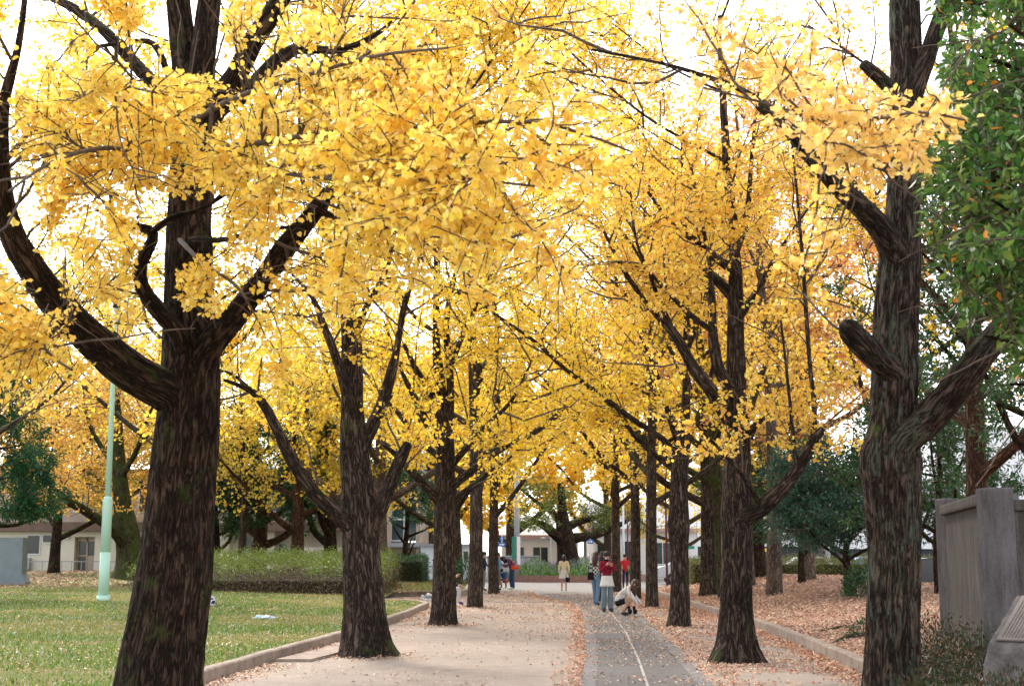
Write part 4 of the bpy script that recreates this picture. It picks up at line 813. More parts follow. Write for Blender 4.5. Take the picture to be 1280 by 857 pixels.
def bundle(label, px_, py_, cols, w, h, seed, name, cat):
    p = gp(px_, py_); bm = bmesh.new(); bmesh.ops.create_icosphere(bm, subdivisions=4, radius=1)
    for v_ in bm.verts:
        q = v_.co.copy(); n_ = noise.noise(q * 1.6 + Vector((seed, 0, 0))) * .45 + noise.noise(q * 4 + Vector((seed, 3, 0))) * .2
        v_.co = Vector((q.x * w * (1 + n_), q.y * w * .6 * (1 + n_), max(-.02, (q.z * .7 + .35) * h * (1 + n_ * 1.4))))
    for f_ in bm.faces: f_.smooth = True; f_.material_index = 1 if len(cols) > 1 and noise.noise(f_.calc_center_median() * 9 + Vector((seed, 0, 0))) > -.02 else 0
    me = bpy.data.meshes.new(name); bm.to_mesh(me); bm.free(); o = link(name, me, [simple(name + '_cloth', c_, .7, .1) for c_ in cols]); o.location = p; tag(o, label, cat)
bundle('black and white bundled jacket left on the grass right of the nearest left trunk', 260, 757, [(.5, .5, .55), (.015, .015, .03)], .22, .22, 3, 'bundled_jacket', 'jacket')
bundle('crumpled pale blue plastic sheet lying on the left lawn', 330, 773, [(.42, .55, .60), (.55, .62, .66)], .24, .07, 8, 'plastic_sheet', 'litter')
bundle('small white and grey bag lying by the kerb left of the third left trunk', 537, 751, [(.55, .54, .52), (.2, .2, .24)], .25, .22, 13, 'small_bag', 'bag')
for (pts, lb) in [([(1018, 790), (1040, 786), (1060, 783), (1083, 786), (1100, 790)], 'thin crooked root lying farther back on the leaf-covered ground'), ([(1040, 806), (1052, 800), (1068, 795), (1090, 794), (1110, 800)], 'thick gnarled root showing through the leaves beside the nearest right trunk')]:
    P = [gp(a, b) + [0, 0, .0] for a, b in pts]; rr = .07 if 'thick' in lb else .04
    v_, f_, b_ = barktube([(*q, rr * (.4 + .6 * math.sin(math.pi * (i + .6) / 5.2))) for i, q in enumerate(P)], 12, .08, .012, 0, 3, .2); o = link('tree_root', npmesh('tree_root', v_, f_, 4, vec=b_, sm=True), M['bark']); tag(o, lb, 'root')
# ------------------------------------------------------------------ buildings
M['cream'] = simple('cream_render', (.62, .58, .50), .85, .08, 1.2, .1); M['white'] = simple('white_render', (.70, .70, .70), .8, .06, 1, .1); M['beige'] = simple('beige_render', (.40, .33, .27), .85, .12, 1.2, .1)
M['brownroof'] = simple('brown_roof', (.16, .11, .09), .8, .2, 2, .2); M['pinkroof'] = simple('pinkish_eaves', (.45, .30, .30), .8, .1, 2, .1); M['frame'] = simple('white_frame', (.62, .64, .64), .5, .05, 3, .05)
m, nt, N = mat('dark_window_glass'); finish(nt, (.02, .03, .035), .12, spec=.5); M['glass'] = m
m, nt, N = mat('teal_glass'); finish(nt, (.03, .06, .07), .1, spec=.5); M['glass2'] = m
M['grey'] = simple('grey_metal', (.30, .31, .33), .6, .1, 3, .1); M['palepanel'] = simple('pale_blue_white_panel', (.58, .65, .70), .7, .06, 2, .1)
def X(px_, Y): return (px_ - CX) / F * Y
def Z(py_, Y): return at(0, py_, Y)[2]
YB = 83; zb = H(-25, 83)
root = tag(empty('low_building', (-24, YB, zb)), 'long low cream building with a brown overhanging upper storey behind the left trees', 'building'); ox, oy, oz = root.location
def part(name, boxes, m, parent=None, off=None, bev=0):
    par = parent or root; mb = MB()
    for b in boxes: mb.box(b[0] - ox, b[1] - ox, b[2] - oy, b[3] - oy, b[4] - oz, b[5] - oz, bev)
    return mb.build(name, m, par)
def win(x0, x1, z0, z1, y, n=1, m='glass', fr=.06):
    f = part('window', [(x0 - fr, x1 + fr, y - .06, y + .05, z0 - fr, z0), (x0 - fr, x1 + fr, y - .06, y + .05, z1, z1 + fr), (x0 - fr, x0, y - .06, y + .05, z0, z1), (x1, x1 + fr, y - .06, y + .05, z0, z1)] + [(x0 + (x1 - x0) * i / n - fr / 2, x0 + (x1 - x0) * i / n + fr / 2, y - .05, y + .02, z0, z1) for i in range(1, n)], M['frame'])
    mb = MB(); mb.box(x0 - ox, x1 - ox, y - .02 - oy, y + .03 - oy, z0 - oz, z1 - oz); mb.build('pane', M[m], f)
# wall built of piers round the door recess
part('wall', [(-40, X(99, YB), YB, YB + 8, zb - .3, 2.95), (X(124, YB), X(290, YB), YB, YB + 8, zb - .3, 2.95), (X(99, YB), X(124, YB), YB + .6, YB + 8, zb - .3, 2.95), (X(99, YB), X(124, YB), YB, YB + .6, 2.62, 2.95), (X(330, YB), X(346, YB), YB, YB + 8, zb - .3, 2.95), (X(380, YB), X(440, YB), YB, YB + 8, zb - .3, 2.0), (X(290, YB), X(330, YB), YB + 1, YB + 8, zb - .3, 2.95), (X(346, YB), X(440, YB), YB + 1.2, YB + 8, zb - .3, 2.95)], M['cream'])
part('overhang', [(-41, X(445, YB), YB - .5, YB + 8.2, 2.955, 3.5)], M['brownroof'])
part('upper_storey', [(-39, X(430, YB), YB + 1.5, YB + 7.5, 3.5, 6.4)], M['beige'])
part('roof', [(-40, X(435, YB), YB + .6, YB + 8.4, 6.4, 6.75)], M['brownroof'])
win(X(41, YB), X(56, YB), 1.62, 2.7, YB); win(X(60, YB), X(81, YB), 2.3, 2.72, YB, 2); win(X(301, YB), X(315, YB), 1.9, 2.7, YB + 1); win(X(348, YB), X(358, YB), 1.3, 2.2, YB + 1.2); win(X(362, YB), X(372, YB), 1.3, 2.2, YB + 1.2)
for a in (-35, -31, -27, -23, -19, -15): win(a, a + 1.8, 4.2, 5.6, YB + 1.5, 2)
for a in (89, 278):
    l = part('wall_light', [(X(a, YB) - .14, X(a, YB) + .16, YB - .22, YB - .002, 2.5, 2.75)], M['white'], bev=.02)
d = part('door', [(X(100, YB), X(101.5, YB), YB + .45, YB + .59, zb, 2.55), (X(111, YB), X(113, YB), YB + .45, YB + .59, zb, 2.55), (X(121.5, YB), X(123, YB), YB + .45, YB + .59, zb, 2.55), (X(101.5, YB), X(111, YB), YB + .45, YB + .59, 1.45, 1.55), (X(101.5, YB), X(121.5, YB), YB + .45, YB + .59, 2.35, 2.55), (X(113, YB), X(121.5, YB), YB + .48, YB + .59, zb, 1.5)], M['beige'])
mb = MB(); mb.box(X(101.5, YB) - ox, X(111, YB) - ox, .52, .56, 0.02, 2.35 - oz); mb.box(X(113, YB) - ox, X(121.5, YB) - ox, .52, .56, 1.5 - oz, 2.35 - oz); mb.build('pane', M['glass'], d)
part('canopy', [(X(246, YB), X(264, YB), YB - .8, YB - .003, 2.2, 2.32)], M['dark'])
mb = MB(); mb.box(-.45, .45, -.3, 0, .1, .8, .03); mb.tube([(0, -.301, .45), (0, -.33, .45)], .24, 18)
o = mb.build('air_conditioner_unit', M['grey']); o.location = (X(38, YB), YB - .1, zb - .02); tag(o, 'small outdoor air conditioner unit against the cream wall by the grey slab', 'air conditioner')
root = tag(empty('railing', (X(90, 80), 80, H(-26, 80))), 'thin low metal railing in front of the cream building', 'railing'); ox, oy, oz = root.location
part('rail', [(X(33, 80), X(150, 80), 80, 80.04, oz + .55, oz + .6)], M['grey']); 
for a in range(36, 150, 12): part('post', [(X(a, 80), X(a, 80) + .04, 80.005, 80.035, oz - .1, oz + .549)], M['grey'])
# glass-fronted building
YG = 80; zg = H(-6, 80); root = tag(empty('glass_front_building', (X(505, YG), YG, zg)), 'two-storey building with a tall glazed balcony front between the second and third left trunks', 'building'); ox, oy, oz = root.location
part('wall', [(X(440, YG), X(490, YG), YG, YG + 8, zg - .3, 6.4), (X(490, YG), X(524, YG), YG + .3, YG + 8, zg - .3, 2.0)], M['beige'])
part('floor_slab', [(X(488, YG), X(526, YG), YG - .7, YG + 8, 2.0, 2.25)], M['grey']); part('roof', [(X(438, YG), X(528, YG), YG - .7, YG + 8.1, 6.4, 6.8)], M['grey'])
part('column', [(X(522, YG), X(526.5, YG), YG - .5, YG + 8, 2.25, 6.4), (X(522, YG), X(526.5, YG), YG - .5, YG + 8, zg - .3, 2.0)], M['beige'])
win(X(491, YG), X(521, YG), 2.4, 6.2, YG + .2, 2, 'glass2', .07); part('transom', [(X(491, YG), X(521, YG), YG + .1, YG + .2, 3.55, 3.65)], M['frame']); part('transom', [(X(491, YG), X(521, YG), YG + .1, YG + .2, 4.8, 4.9)], M['frame'])
# white hut, fence
root = tag(empty('white_hut', (X(560, 78), 78, 0)), 'small pale blue-white prefabricated hut right of the glass-fronted building', 'hut'); ox, oy, oz = root.location
part('wall', [(X(527, 78), X(590, 78), 78, 82, 0, 2.05)], M['palepanel']); part('roof', [(X(526, 78), X(591, 78), 77.8, 82.1, 2.05, 2.17)], M['grey']); win(X(580, 78), X(586, 78), 1.3, 1.75, 78)
root = tag(empty('panel_fence', (X(620, 86), 86, 0)), 'white corrugated panel fence behind the people on the left', 'fence'); ox, oy, oz = root.location
part('panel', [(X(591, 86) + i * .3, X(591, 86) + i * .3 + .28, 86 + (.04 if i % 2 else 0), 86.1, 0, 1.5) for i in range(14)], M['white']); part('rail', [(X(591, 86), X(591, 86) + 4.2, 85.93, 85.99, 1.38, 1.46)], M['grey'])
def gable(name, label, x0, x1, y0, d_, h, rh, wall, roof, wins, cat='building'):
    global root, ox, oy, oz
    root = tag(empty(name, ((x0 + x1) / 2, y0, 0)), label, cat); ox, oy, oz = root.location
    part('wall', [(x0, x1, y0, y0 + d_, 0, h)], M[wall])
    mb = MB(); lo = [(-(x1 - x0) / 2 - .4, -.5), ((x1 - x0) / 2 + .4, -.5), ((x1 - x0) / 2 + .4, d_ + .5), (-(x1 - x0) / 2 - .4, d_ + .5)]; V_ = [mb.bm.verts.new((a, b, h)) for a, b in lo]
    V2 = [mb.bm.verts.new((lo[0][0], d_ / 2, h + rh)), mb.bm.verts.new((lo[1][0], d_ / 2, h + rh))]
    f_ = mb.bm.faces.new; f_((V_[0], V_[1], V2[1], V2[0])); f_((V_[2], V_[3], V2[0], V2[1])); f_((V_[0], V2[0], V_[3])); f_((V_[1], V_[2], V2[1])); f_(V_[::-1]); mb.build('roof', M[roof], root)
    part('eaves', [(x0 - .4, x1 + .4, y0 - .52, y0 - .4, h - .22, h + .02)], M['pinkroof'])
    for (a, b, c_, e, n_) in wins: win(a, b, c_, e, y0, n_)
gable('white_house', 'low white-roofed house with pinkish eaves behind the flower bed', -.8, 5.0, 104, 7, 3.0, 1.6, 'white', 'white', [(-.2, .9, 1, 2.1, 2), (1.6, 2.7, 1, 2.1, 2), (3.4, 4.5, 1, 2.1, 2)])
gable('grey_house', 'pale grey-roofed building behind the blue arrow sign on the white post', 5.6, 13.5, 100, 8, 3.4, 2.0, 'white', 'grey', [(6.2, 7.2, .9, 2.4, 2), (8.2, 9.2, .3, 2.5, 2), (10.3, 11.6, .9, 2.4, 2)])
root = tag(empty('white_building', (20, 112, 0)), 'large white flat-fronted building with a dark ground floor strip beyond the right hedge', 'building'); ox, oy, oz = root.location
part('wall', [(14.5, 24.5, 110, 122, 2.2, 8.5), (14.5, 24.5, 111, 122, 0, 2.2), (25.2, 33.5, 108, 122, 2.0, 7.5), (25.2, 33.5, 109, 122, 0, 2.0)], M['white']); part('dark_strip', [(14.5, 24.5, 110.4, 110.9, .9, 2.19), (25.2, 33.5, 108.4, 108.9, .9, 1.99)], M['dark'])
for a in (16, 18.6, 21.2): win(a, a + 1.4, 5.6, 6.8, 110, 2)
root = tag(empty('office_building', (40, 112, 0)), 'white building with tall windows glimpsed between the nearest right trunk and the pillar', 'building'); ox, oy, oz = root.location
part('wall', [(34.2, 56, 112, 124, 0, 12)], M['white']); 
for a in (35.4, 37.8, 40.2, 43, 46): win(a, a + 1.3, 1.4, 3.4, 112, 2); win(a, a + 1.3, 5.4, 7.4, 112, 2)
root = tag(empty('apartment_building', (-30, 130, 0)), 'tall pale apartment block far behind the left trees', 'building'); ox, oy, oz = root.location
part('wall', [(-34, -12, 130, 142, 0, 9)], M['beige']); part('roof', [(-34.3, -11.7, 129.7, 142.3, 9, 9.4)], M['brownroof'])
for a in range(-33, -13, 4):
    for b in (4.5, 7): win(a, a + 1.6, b - .8, b + .6, 130, 2)
# ------------------------------------------------------------------ signs and poles
M['blue'] = simple('blue_sign', (.02, .16, .50), .4, .05, 3, 0); M['wpaint'] = simple('sign_white', (.75, .75, .75), .5, .05, 3, 0); M['red'] = simple('red_sign', (.45, .03, .03), .5, .05, 3, 0); M['greenp'] = simple('green_sign', (.02, .22, .14), .5, .05)
def sign(name, label, px_, Y, plates, zt, r=.03, pm='frame', cat='sign'):
    root = tag(empty(name, (X(px_, Y), Y, 0)), label, cat)
    mb = MB(); mb.tube([(0, .06, 0), (0, .06, zt)], r, 10); mb.build('post', M[pm], root)
    for (cx_, cz, w, h, colr, arrow) in plates:
        mb = MB(); mb.box(cx_ - w / 2, cx_ + w / 2, -.012, .012, cz - h / 2, cz + h / 2, .004); pl_ = mb.build('plate', M[colr], root)
        if arrow:
            s = -1 if arrow == 'l' else 1
            mb = MB(); a = w * .36
            if arrow == 'd': P_ = [(-.05, -.22), (.05, -.22), (.05, .05), (.13, .05), (0, .22), (-.13, .05), (-.05, .05)]; P_ = [(cx_ + x_ * h / .55, cz + z_ * h / .55) for x_, z_ in P_]
            else: P_ = [(cx_ + s * x_ * w, cz + z_ * h) for x_, z_ in [(-.38, -.12), (.08, -.12), (.08, -.32), (.40, 0), (.08, .32), (.08, .12), (-.38, .12)]]
            mb.extr(P_, -.018, -.0125); mb.build('arrow', M['wpaint'], pl_)
    return root
sign('arrow_sign', 'white-arrow blue one-way plate pointing right, on a post left of the pale banner pole', 627.5, 76, [(.0, 2.12, .40, .24, 'blue', 'r'), (0, 2.44, .24, .22, 'blue', 'd')], 2.6)
sign('arrow_sign', 'smaller blue sign with a red disc above it, beside the fifth left trunk', 620.5, 76, [(0, 1.75, .24, .30, 'blue', 'd'), (.05, 2.75, .22, .26, 'red', None)], 2.9)
sign('arrow_sign', 'blue white-arrow sign above a white notice board, left of the group of people', 737, 74, [(0, 2.26, .32, .22, 'blue', 'r'), (0, 1.88, .3, .42, 'wpaint', None)], 2.4)
sign('street_sign', 'small dark green sign on a green post beyond the knobbly right trunk', 857, 74, [(.12, 1.95, .5, .17, 'greenp', None)], 2.05, .05, 'greenp')
def pole(name, label, px_, Y, z, r, m, extra=None, cat='pole'):
    root = tag(empty(name, (X(px_, Y), Y, H(X(px_, Y), Y))), label, cat); mb = MB(); mb.tube([(0, 0, -.05), (0, 0, z)], [r, r * .8], 12); mb.build('shaft', M[m], root)
    if extra: extra(root)
def lamp(root): mb = MB(); mb.tube([(0, 0, 2.5), (-.25, 0, 2.62), (-.4, 0, 2.62)], .025, 8); mb.build('arm', M['grey'], root); mb = MB(); mb.ell((-.5, 0, 2.6), (.17, .1, .07)); mb.build('lamp_head', M['wpaint'], root)
M['steelblue'] = simple('blue_grey_paint', (.22, .34, .42), .5, .1)
pole('street_lamp', 'thin pale street lamp just left of the old tree in the flower bed', 688, 88, 2.75, .04, 'palepanel', lamp, 'street lamp')
pole('utility_pole', 'thick grey pole wrapped with green and white banners in front of the white fence', 646, 80, 6.5, .17, 'grey', lambda r_: [MB().box(-.3, -.12, -.19, -.175, 1.2, 2.6).build('banner', M['greenp'], r_), MB().box(.0, .2, -.22, -.2, 1.0, 2.6).build('banner', M['wpaint'], r_)])
pole('utility_pole', 'blue-grey post behind the long hedge', 374, 62, 1.9, .11, 'steelblue')
M['maroon'] = simple('maroon_paint', (.13, .02, .035), .5, .1)
pole('utility_pole', 'dark red post between the third and fourth right trunks', 831, 70, 6, .06, 'maroon'); pole('utility_pole', 'slim red post beyond the thin right trunks', 783, 84, 4.2, .05, 'maroon'); pole('utility_pole', 'pale blue post beside the slim red one', 778, 82, 4.5, .07, 'palepanel')
# ------------------------------------------------------------------ flower bed with the old tree
cx_, cy_ = 3.6, 83.5; M['brick'] = simple('brick_kerb', (.27, .15, .12), .85, .2, 5, .3)
root = tag(empty('flower_bed', (cx_, cy_, 0)), 'curved brick-edged bed of green plants and purple flowers at the path\'s end', 'flower bed')
mb = MB(); n = 48; ro, ri = (4.6, 5.4), (4.35, 5.15); prof = []
for i in range(n):
    a = i * 2 * math.pi / n; ca, sa = math.cos(a), math.sin(a); prof.append([mb.bm.verts.new(q) for q in ((ro[0] * ca, ro[1] * sa, 0), (ro[0] * ca, ro[1] * sa, .38), (ri[0] * ca, ri[1] * sa, .38), (ri[0] * ca, ri[1] * sa, .2))])
for i in range(n):
    for j in range(3): mb.bm.faces.new((prof[i][j], prof[(i + 1) % n][j], prof[(i + 1) % n][j + 1], prof[i][j + 1]))
mb.build('brick_edge', M['brick'], root)
mb = MB(); mb.prism([(4.37 * math.cos(i * .262), 5.17 * math.sin(i * .262)) for i in range(24)], .1, .3); mb.build('soil', M['twigcore'], root)
r_ = np.random.default_rng(5)
def disc(n, k=1.): a = r_.random(n) * 6.283; q = np.sqrt(r_.random(n)) * k; return np.stack([4.2 * q * np.cos(a), 5.0 * q * np.sin(a)], 1)
xy = disc(9000); hgt = .35 + .55 * (1 - (np.hypot(xy[:, 0] / 4.2, xy[:, 1] / 5)) ** 2) + .25 * np.sin(xy[:, 0] * 2.1); cloud('foliage', root, np.column_stack([xy, .28 + r_.random(9000) * hgt]), 'greenplant' if PAL.setdefault('greenplant', [(.08, .20, .04), (.14, .30, .06), (.20, .34, .07), (.06, .14, .04)]) else '', .16, 'blade', 231, 'grass', 1.2)
xy = disc(2600, .9); cloud('flowers', root, np.column_stack([xy, .75 + r_.random(2600) * .55 + .2 * np.sin(xy[:, 0] * 1.3)]), 'purple', .10, 'oval', 232, 'grass', .8)
pos_t = (X(706, 84), 84, .25); Y0 = 84
ot = [px([(711, 712, 0, 36), (711, 700, 0, 30), (709, 685, 0, 27), (706, 668, 0, 24), (704, 655, 0, 20), (703, 635, 0, 13), (700, 600, 0, 8)], Y0), px([(708, 682, 0, 17), (694, 668, -.5, 14), (682, 658, -1, 12), (668, 652, -1.5, 8), (655, 655, -2, 7), (645, 648, -2.5, 4)], Y0), px([(708, 680, 0, 17), (720, 672, 0, 15), (738, 670, .5, 12), (756, 664, 1, 10), (776, 655, 1.5, 7), (800, 640, 2, 4)], Y0),
      px([(706, 662, 0, 14), (722, 652, 1, 11), (740, 648, 2, 8), (760, 640, 3, 5)], Y0), px([(704, 660, 0, 12), (690, 640, .5, 9), (672, 628, 1, 6), (650, 610, 1.5, 3)], Y0)]
tree('old_tree', 'huge old spreading tree with a thick dark trunk rising from the flower bed', pos_t, ot, 241, 'moss', 'bark_dark', None, nsec=90, sec=(1., 2.4), ntw=7, twl=(.4, 1), nsp=4, nlf=3, size=.2, shape='oval', k=14, step=.3, k0=24, amp=.03, leafm='green_leaf', keep=lambda q: q[:, 2] > 3.0)
# ------------------------------------------------------------------ cars
def car(label, x, y, rz, col, kind='car'):
    root = tag(empty('parked_' + kind, (x, y, 0), rz), label, kind); body = simple('car_paint', col, .25, .03, 2, 0, 0, .5)
    if kind == 'van': prof = [(-2.0, .35), (-2.0, 1.0), (-1.9, 1.75), (-1.7, 1.95), (1.2, 1.95), (1.65, 1.2), (2.0, 1.05), (2.1, .8), (2.1, .35)]; wz = (1.15, 1.75, -1.75, 1.35)
    else: prof = [(-2.1, .35), (-2.12, .8), (-1.95, .95), (-1.45, 1.0), (-1.0, 1.38), (-.3, 1.48), (.5, 1.42), (1.1, 1.0), (1.9, .85), (2.12, .7), (2.12, .35)]; wz = (.98, 1.36, -.95, .75)
    mb = MB(); mb.extr(prof, -.82, .82); bmesh.ops.bevel(mb.bm, geom=mb.bm.edges[:], offset=.06, segments=2, affect='EDGES'); mb.build('body', body, root)
    for s in (-1, 1):
        mb = MB(); a, b, c_, d_ = wz; mb.extr([(c_ + .1, a), (d_ + .1, a), (d_ - .25, b), (c_ + .35, b)], s * .823 - .01, s * .823 + .012); mb.build('side_window', M['glass'], root)
        for xx in (-1.3, 1.3):
            mb = MB(); mb.tube([(xx, s * .6, .32), (xx, s * .84, .32)], .32, 22); w_ = mb.build('wheel', M['dark'], root); mb = MB(); mb.tube([(xx, s * .842, .32), (xx, s * .855, .32)], .19, 16); mb.build('rim', M['grey'], w_)
        mb = MB(); mb.box(2.09, 2.14, s * .6 - .15, s * .6 + .15, .68, .8); mb.build('headlight', M['wpaint'], root); mb = MB(); mb.box(-2.14, -2.08, s * .62 - .12, s * .62 + .12, .72, .86); mb.build('tail_light', M['red'], root)
car('silvery white car parked beyond the low hedge, left of the second right trunk', X(868, 73) , 73.5, 0, (.55, .60, .65)); car('small yellow van beyond the low hedge, mostly behind the second right trunk', X(935, 88), 88, 0, (.75, .45, .03), 'van')
car('blue car beyond the low hedge seen under the round evergreen', X(1085, 75), 75, 0, (.10, .25, .55)); car('black car parked between the nearest right trunk and the first pillar', X(1150, 45), 45, R(8), (.012, .013, .016)); car('white car parked beyond the low hedge behind the slim dark evergreen', X(1010, 76), 76, 0, (.65, .66, .68))
# ------------------------------------------------------------------ people
SKIN = simple('skin', (.50, .30, .22), .55, .05, 8, 0); SHOE = simple('shoe_black', (.02, .02, .022), .5, .1)
HAIR = simple('dark_hair', (.018, .011, .008), .55, .3, 30, .3); HAIRB = simple('brown_hair', (.06, .028, .016), .55, .3, 30, .3)
def J(**k): return {a: Vector(b) for a, b in k.items()}
STAND = J(pel=(0, 0, .92), wai=(0, 0, 1.05), che=(0, 0, 1.25), nec=(0, 0, 1.40), hb=(0, -.01, 1.46), hm=(0, -.02, 1.545), ht=(0, -.01, 1.62), sl=(-.17, 0, 1.33), el=(-.22, .03, 1.06), wl=(-.21, -.05, .83), sr=(.17, 0, 1.33), er=(.22, .03, 1.06), wr=(.21, -.05, .83), hl=(-.085, 0, .86), kl=(-.095, -.02, .48), al=(-.10, .03, .09), tl=(-.12, -.12, .04), hr=(.085, 0, .86), kr=(.095, -.02, .48), ar=(.10, .03, .09), tr=(.12, -.12, .04))
RAD = dict(pel=.125, wai=.105, che=.12, nec=.05, hb=.065, hm=.088, ht=.06, sl=.062, el=.042, wl=.028, sr=.062, er=.042, wr=.028, hl=.085, kl=.058, al=.042, tl=.035, hr=.085, kr=.058, ar=.042, tr=.035)
ED = [('pel', 'wai', 't'), ('wai', 'che', 't'), ('che', 'nec', 't'), ('nec', 'hb', 's'), ('hb', 'hm', 's'), ('hm', 'ht', 's'), ('che', 'sl', 't'), ('sl', 'el', 't'), ('el', 'wl', 't'), ('che', 'sr', 't'), ('sr', 'er', 't'), ('er', 'wr', 't'), ('pel', 'hl', 'p'), ('hl', 'kl', 'p'), ('kl', 'al', 'l'), ('al', 'tl', 'f'), ('pel', 'hr', 'p'), ('hr', 'kr', 'p'), ('kr', 'ar', 'l'), ('ar', 'tr', 'f')]
def person(label, loc, rz, top, leg, pose={}, scale=1., hair='short', hairm=None, skirt=None, bare=False, rad={}, shoes=None, zoff=0):
    j = {k: v.copy() for k, v in STAND.items()}; j.update({k: Vector(v) for k, v in pose.items() if k != 'face'}); rd = dict(RAD); rd.update(rad)
    root = tag(empty('person', loc, rz), label, 'person'); root.scale = (scale,) * 3
    me = bpy.data.meshes.new('t'); ks = list(j); me.from_pydata([j[k] for k in ks], [(ks.index(a), ks.index(b)) for a, b, _ in ED], []); o = bpy.data.objects.new('t', me); C.objects.link(o)
    md = o.modifiers.new('s', 'SKIN'); sv = me.skin_vertices[0].data
    for i, k in enumerate(ks): sv[i].radius = (rd[k],) * 2 if k not in ('che', 'wai', 'pel') else (rd[k] * 1.0, rd[k] * 1.0)
    for i in range(len(ks)): sv[i].use_root = (ks[i] == 'pel')
    md.use_smooth_shade = True; ss = o.modifiers.new('u', 'SUBSURF'); ss.levels = ss.render_levels = 2
    dg = bpy.context.evaluated_depsgraph_get(); body = bpy.data.meshes.new_from_object(o.evaluated_get(dg)); bpy.data.objects.remove(o)
    bm = bmesh.new(); bm.from_mesh(body); idx = {'t': 0, 'p': 1, 'l': 1, 's': 2, 'f': 3}
    if bare: idx['l'] = 2
    if bare is True: idx['p'] = 2
    for f_ in bm.faces:
        c_ = f_.calc_center_median(); best = None
        for a, b, k in ED:
            A_, B_ = j[a], j[b]; d = B_ - A_; t = max(0, min(1, (c_ - A_).dot(d) / d.length_squared)); q = (c_ - A_ - d * t).length - (rd[a] * (1 - t) + rd[b] * t)
            if best is None or q < best[0]: best = (q, k)
        f_.material_index = idx[best[1]]; f_.smooth = True
    mb = MB(); mb.bm.free(); mb.bm = bm; mb.mi = 2
    hm = j['hm']; fw = Vector(pose.get('face', (0, -1, -.05))).normalized(); upv = (j['ht'] - j['hb']).normalized(); sd = fw.cross(upv).normalized()
    mb.ell(hm + fw * .092 - upv * .015, (.014, .018, .02), seg=8)                          # nose
    for s in (-1, 1): mb.ell(hm + sd * s * .088 - upv * .005, (.014, .02, .03), seg=8)      # ears
    mb.mi = 4
    for s in (-1, 1): mb.ell(hm + fw * .084 + sd * s * .033 + upv * .012, (.012, .008, .008), seg=8)
    mb.mi = 5; mb.ell(hm + fw * .082 - upv * .045, (.024, .008, .008), seg=8); mb.mi = 2
    for w_, e_ in (('wl', 'el'), ('wr', 'er')):
        d = (j[w_] - j[e_]).normalized(); s_ = d.cross(Vector((0, 1, 0.01))).normalized(); n_ = d.cross(s_); a_ = j[w_]
        mb.tube([a_ - d * .02, a_ + d * .03, a_ + d * .085], [.024, .036, .032], 10)
        for k in range(4):
            b_ = a_ + d * .075 + s_ * (-.027 + .018 * k); ln_ = (.07, .08, .075, .06)[k]; mb.tube([b_, b_ + d * ln_ * .5 + n_ * .008, b_ + d * ln_ * .85 + n_ * .03], [.009, .0085, .006], 7)
        b_ = a_ + d * .03 - s_ * .03; mb.tube([b_, b_ + d * .03 - s_ * .025, b_ + d * .055 - s_ * .028 + n_ * .01], [.011, .010, .007], 7)
    bmesh.ops.recalc_face_normals(bm, faces=bm.faces); bm.to_mesh(body); bm.free()
    o = bpy.data.objects.new('body', body); C.objects.link(o); o.parent = root
    for m_ in (top, leg, SKIN, shoes or SHOE, HAIR, M['lips']): body.materials.append(m_)
    mb = MB(); hmx = hairm or HAIR; rot = fw.to_track_quat('-Y', 'Z').to_matrix().to_4x4()
    mb.ell(hm - fw * .018 + upv * .035, (.104, .112, .098), rot)
    if hair != 'short':
        z = {'bob': .17, 'long': .36}[hair]; dn = Vector((0, 0, -1)) if abs(upv.z) > .5 else (-upv * .4 + Vector((0, 0, -.8))).normalized()
        b_ = hm - fw * .05; mb.tube([b_ + upv * .04, b_ + dn * z * .35 - fw * .015, b_ + dn * z * .8 - fw * .03, b_ + dn * z], [.088, .098, .085, .04], 14)
    mb.build('hair', hmx, root)
    if skirt:
        sm_, z0, z1, r0, r1, cxy = skirt; mb = MB(); n = 40; rings = []
        for i in range(7):
            t = i / 6; rr_ = r0 + (r1 - r0) * t; rings.append([mb.bm.verts.new((cxy[0] + math.cos(a) * rr_ * (1 + .06 * t * math.cos(a * 12)), cxy[1] + math.sin(a) * rr_ * .82 * (1 + .06 * t * math.cos(a * 12)), z0 + (z1 - z0) * t)) for a in [2 * math.pi * q / n for q in range(n)]])
        rings.append([mb.bm.verts.new(((v_.co.x - cxy[0]) * .93 + cxy[0], (v_.co.y - cxy[1]) * .93 + cxy[1], v_.co.z + .01)) for v_ in rings[-1]])
        for i in range(7):
            for q in range(n): mb.bm.faces.new((rings[i][q], rings[i][(q + 1) % n], rings[i + 1][(q + 1) % n], rings[i + 1][q])).smooth = True
        mb.build('skirt', sm_, root)
    return root
M['lips'] = simple('lips', (.40, .13, .11), .5, .05)
def cloth(name, c, v=.12): return simple(name, c, .85, v, 22, .25, 0, .1)
m, nt, N = mat('plaid_cloth'); v = tc(nt); ck = nt.nodes.new('ShaderNodeTexChecker'); ck.inputs['Scale'].default_value = 16; ck.inputs[1].default_value = (.55, .53, .50, 1); ck.inputs[2].default_value = (.03, .03, .035, 1); L(nt, v, ck.inputs[0]); finish(nt, ck.outputs[0], .85); M['plaid'] = m
